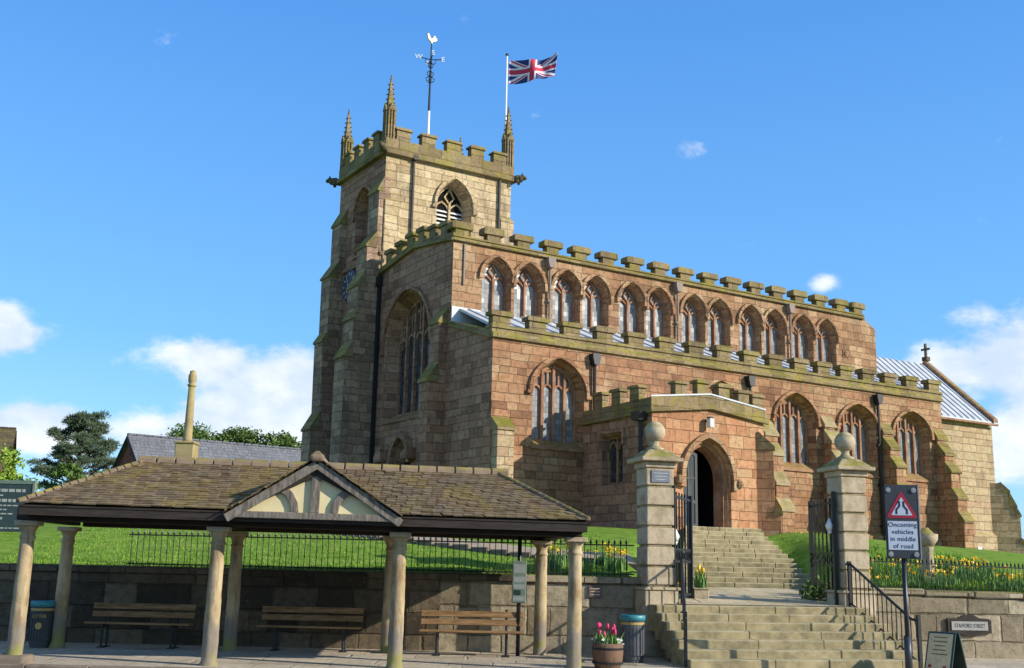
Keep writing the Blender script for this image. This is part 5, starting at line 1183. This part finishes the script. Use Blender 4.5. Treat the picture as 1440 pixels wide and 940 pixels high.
# bus timetable case on its post
t = thing('timetable_post', 'grey green timetable case on a slim black post in front of the wall', 'bus stop', (.23, 20.75, 0))
mb = MB(); mb.tube([(0, .03, 0), (0, .03, 2.6)], .038, 10); mb.build('post', M['black'], t, True); mb = MB(); mb.box(-.13, .13, -.05, -.009, .93, 1.68); cs = mb.build('case', M['timetable'], t, bevel=.012)
for z0, z1 in ((1.46, 1.62), (1.30, 1.40), (1.18, 1.26), (.97, 1.05)): mb = MB(); mb.box(-.105, .105, -.053, -.051, z0, z1); mb.build('timetable_sheet', M['buttonhole'], cs)
mb = MB(); mb.box(-.1, .03, -.053, -.051, 1.07, 1.16); mb.build('green_sheet', M['greenpaint'], cs)
# church notice board far left
t = thing('notice_board', 'dark green church notice board with pale lettering at the left edge', 'notice board', (-11.9, 26, tz(-11.9, 26)))
zb = -tz(-11.9, 26)
mb = MB(); mb.box(-1.0, .86, -.03, .03, zb + 2.02, zb + 3.2); mb.build('panel', M['board'], t); mb = MB()
mb.box(.86, .93, -.05, .05, 0, zb + 3.28); mb.build('post', M['timetable'], t, bevel=.01); mb = MB(); mb.box(-1.07, -1.0, -.05, .05, 0, zb + 3.28); mb.build('post', M['timetable'], t, bevel=.01)
mb = MB(); mb.box(-1.0, .86, -.045, .045, zb + 3.2, zb + 3.28); mb.build('top_rail', M['timetable'], t)
mb = MB(); zz = zb + 3.08
for rowi, (h_, xe) in enumerate(((.07, .7), (.03, .1), (.07, .55), (.03, .62), (.03, .3), (.03, .35), (.05, .2), (.05, .1), (.03, .6))):
    x = -.9
    while x < xe: w_ = random.uniform(.05, .16); mb.box(x, x + w_, -.036, -.031, zz - h_, zz); x += w_ + .03
    zz -= h_ + .065
mb.build('lettering', M['boardtext'], t)

t = thing('stone_pedestal', 'weathered stone pedestal with a bowl top on the bank behind the road sign', 'pedestal', (9.0, 24.2, tz(9.0, 24.2)))
mb = MB(); mb.lathe([(.2, -.3), (.2, .08), (.15, .1), (.13, .6), (.16, .72)], 8); mb.build('shaft', M['pier'], t, bevel=.01); mb = MB(); mb.lathe([(.14, .721), (.24, .86), (.25, .98), (.16, 1.0), (.05, 1.12)], 10); mb.build('bowl', M['pier'], t, True)
# ------------------------------------------------------------------ background
def house(name, label, cat, p0, ang, L_, Wd, ze, zr, wall, roof, chim=None, group=None):
    """gabled building: p0 at one gable's ridge foot, running along ang"""
    z0 = tz(*p0) - .3; t = thing(name, label, cat, (p0[0], p0[1], z0), ang, group)
    m_ = MB(); m_.extrude([(-Wd / 2, 0), (Wd / 2, 0), (Wd / 2, ze - z0), (0, zr - z0 - .06), (-Wd / 2, ze - z0)], lambda p, q, t_: Vector((t_, p, q)), 0, L_); m_.build('wall', wall, t)
    m_ = MB(); e = .25; sl = (zr - ze) / (Wd / 2); m_.extrude([(-Wd / 2 - e, ze - e * sl - z0), (0, zr - z0), (Wd / 2 + e, ze - e * sl - z0), (Wd / 2 + e, ze - e * sl - z0 + .12), (0, zr - z0 + .13), (-Wd / 2 - e, ze - e * sl - z0 + .12)], lambda p, q, t_: Vector((t_, p, q)), -.2, L_ + .2); rf = m_.build('roof', roof, t)
    m_ = MB(); x = -.2
    while x < L_ + .1: m_.box(x, x + .44, -.1, .1, zr - z0 + .08, zr - z0 + .2); x += .45
    m_.build('ridge', roof, rf, bevel=.03)
    for sgn in (-1, 1):
        m_ = MB(); m_.extrude([(sgn * (Wd / 2 + e), ze - e * sl - z0 - .12), (0, zr - z0 - .12), (0, zr - z0 + .0), (sgn * (Wd / 2 + e), ze - e * sl - z0)], lambda p, q, t_: Vector((t_, p, q)), -.24, -.2); m_.build('barge_board', M['timber'], rf)
    n = max(1, int(L_ / 3.2))
    for sgn in (-1, 1):
        for k in range(n):
            xc = L_ * (k + .5) / n; m_ = MB(); y_ = sgn * (Wd / 2 + .02); m_.box(xc - .6, xc + .6, y_ - .04, y_ + .04, 1.2, 2.4); wd_ = m_.build('window', M['white'], t); m_ = MB(); m_.box(xc - .52, xc - .04, y_ - .05, y_ + .05, 1.28, 2.32); m_.box(xc + .04, xc + .52, y_ - .05, y_ + .05, 1.28, 2.32); m_.build('pane', M['glassdark'], wd_)
    if chim:
        for cx in chim:
            m_ = MB(); m_.box(cx - .35, cx + .35, -.3, .3, zr - z0 - .5, zr - z0 + 1.1); m_.box(cx - .4, cx + .4, -.35, .35, zr - z0 + 1.0, zr - z0 + 1.12); ch = m_.build('chimney', M['brick'], t); m_ = MB(); m_.lathe([(.13, zr - z0 + 1.12), (.11, zr - z0 + 1.5)], 10, (cx, 0)); m_.build('chimney_pot', M['ridge'], ch)
    return t
house('brick_house', 'red brick building with a long slate roof behind the market shelter', 'house', (-20.5, 60), R(38), 26, 6.2, 5.3, 7.95, M['brick'], M['slate'])
house('brick_house', 'brown tiled house gable far off beyond the hedge at the left edge', 'house', (-31.4, 70), R(200), 12, 8, 6.0, 9.25, M['brick'], M['darktile'], (11,))
# memorial column in the churchyard
t = thing('memorial_column', 'slender yellow stone memorial column on a square pedestal rising behind the shelter roof', 'monument', (-8.42, 29, tz(-8.42, 29)))
zb = -tz(-8.42, 29)
M['monument'] = mat_rough('lichened yellow sandstone', [(.30, .23, .11), (.44, .34, .17)], 2.5, moss=.5, stain=.35, stain_col=(.16, .13, .06))
mb = MB(); mb.box(-.6, .6, -.6, .6, -.2, .35); mb.box(-.42, .42, -.42, .42, .351, .7); mb.box(-.245, .245, -.245, .245, .701, zb + 4.5); mb.box(-.27, .27, -.27, .27, zb + 4.501, zb + 4.57); mb.build('pedestal', M['monument'], t, bevel=.025)
mb = MB(); mb.lathe([(.15, zb + 4.571), (.115, zb + 4.66), (.11, zb + 5.0), (.088, zb + 6.02)], 14); mb.build('shaft', M['monument'], t, True)
mb = MB(); mb.lathe([(.09, zb + 6.02), (.12, zb + 6.05), (.12, zb + 6.08), (.08, zb + 6.12), (.11, zb + 6.17), (.11, zb + 6.33), (.08, zb + 6.38), (.08, zb + 6.44), (.02, zb + 6.47)], 14); mb.build('urn', M['monument'], t, True)
def trunk(m_, pts, r0, r1): m_.tube(pts, r0, 8, r1)
def tree(label, loc, h, spread, mat, n, leaf, dens=60, group=None, clr=.3, name='tree', cat='tree'):
    t = thing(name, label, cat, loc, 0, group); mt_ = MB(); mc = MB(); trunk(mt_, [(0, 0, -.3), (.1, .05, h * .35), (0, .1, h * .75)], spread * .07, spread * .025)
    for k in range(n):
        a = random.uniform(0, 6.28); z_ = h * (clr + (1 - clr) * random.random()); q = spread * math.sqrt(random.random()) * math.sin(math.pi * min(1, max(.12, (z_ / h - clr) / (1 - clr) * .85 + .12))) ** .6
        c = Vector((q * math.cos(a), q * math.sin(a), z_)); mt_.tube([(0, 0, max(.2, z_ - q * .7) * .85), c * .6 + Vector((0, 0, z_ * .36)), c], spread * .018, 5, .012)
        rr = spread * random.uniform(.16, .3); leafcloud(mc, c, rr, dens, leaf, (1, 1, .75), .35)
    mt_.build('trunk', M['bark'], t); mc.build('crown', mat, t); return t
# pine with layered tufts
def pine(loc, h):
    t = thing('pine_tree', 'dark blue green pine with layered uneven branches behind the bright hedge', 'tree', loc); mt_ = MB(); mc = MB()
    trunk(mt_, [(0, 0, -.3), (.15, 0, h * .4), (-.1, 0, h * .9)], .2, .04)
    tips = []
    for k in range(50):
        f_ = k / 49; z_ = h * (.30 + .66 * f_); a = k * 2.4 + random.uniform(-.4, .4); L_ = (1.95 - 1.25 * f_ ** 1.5) * random.uniform(.65, 1.15); tip = Vector((L_ * math.cos(a), L_ * math.sin(a), z_ + L_ * random.uniform(.15, .6))); mt_.tube([(0, 0, z_), tip * .5 + Vector((0, 0, z_ * .5)), tip], .045, 5, .015)
        for q in (.6, .82, 1.0): tips.append((Vector((0, 0, z_)).lerp(tip, q) + Vector((random.uniform(-.18, .18), random.uniform(-.18, .18), random.uniform(0, .18))), .3 + .12 * random.random()))
    for c, rr in tips:
        for _ in range(170):
            d_ = Vector((random.gauss(0, 1), random.gauss(0, 1), random.gauss(.35, .8))).normalized(); p_ = c + Vector((d_.x * rr * random.random(), d_.y * rr * random.random(), d_.z * rr * .42 * random.random())); e = d_ * random.uniform(.08, .16); s_ = d_.orthogonal().normalized() * .02
            mc.r = random.random(); mc.face([p_ - s_, p_ + s_, p_ + e + s_ * .4, p_ + e - s_ * .4])
    mt_.build('trunk', M['bark'], t); mc.build('crown', M['needle'], t); t.scale = (2.1, 2.1, 2.1)
pine((-40.6, 105, tz(-40.6, 105)), 5.5)
tg = 'leafy trees beyond the slate roof'
for x_, y_, h_, lb in ((-22.4, 78, 9.7, 'green tree top showing at the left end above the slate roof'), (-19.4, 80, 9.8, 'green tree top showing mid way above the slate roof'), (-16.4, 79, 9.4, 'green tree top showing at the right end above the slate roof beside the tower')):
    tree(lb, (x_, y_, tz(x_, y_)), h_ - 2.0, 3.3, M['leafdark'], 170, .12, 80, tg)
# bright clipped bush
t = thing('bush', 'bright yellow green rounded bush behind the notice board', 'bush', (-15.35, 33, tz(-15.35, 33))); mb = MB()
for k in range(60):
    a = random.uniform(0, 6.28); q = 1.6 * math.sqrt(random.random()); z_ = random.uniform(.2, 1.95) * math.sqrt(max(.05, 1 - (q / 1.75) ** 2)); leafcloud(mb, (q * math.cos(a), q * math.sin(a), z_), .34, 85, .075, (1, 1, .9), .45)
mb.build('foliage', M['leafgreen'], t); mb = MB(); mb.tube([(0, 0, -.2), (.1, 0, 1.0)], .07, 6); mb.build('stem', M['bark'], t)
tree('dark evergreen shrub in the gap between the bright bush and the shelter roof', (-13.4, 34, tz(-13.4, 34)), 1.5, .8, M['leafdark'], 30, .07, 60, None, .05, 'shrub', 'shrub')
# bare winter tree beyond the chancel
t = thing('bare_tree', 'leafless grey tree far off beyond the chancel at the right edge', 'tree', (31.5, 66, tz(31.5, 66))); mb = MB()
def twig(p_, d_, L_, r_, n):
    q = p_ + d_ * L_; mb.tube([p_, q], r_, 4, r_ * .6)
    if n:
        for _ in range(3): twig(q, (d_ + Vector((random.gauss(0, .45), random.gauss(0, .45), random.gauss(.1, .3)))).normalized(), L_ * .72, r_ * .58, n - 1)
twig(Vector((0, 0, 0)), Vector((0, 0, 1)), 1.0, .12, 6); mb.build('branches', M['bark'], t)
for k in range(1): pass
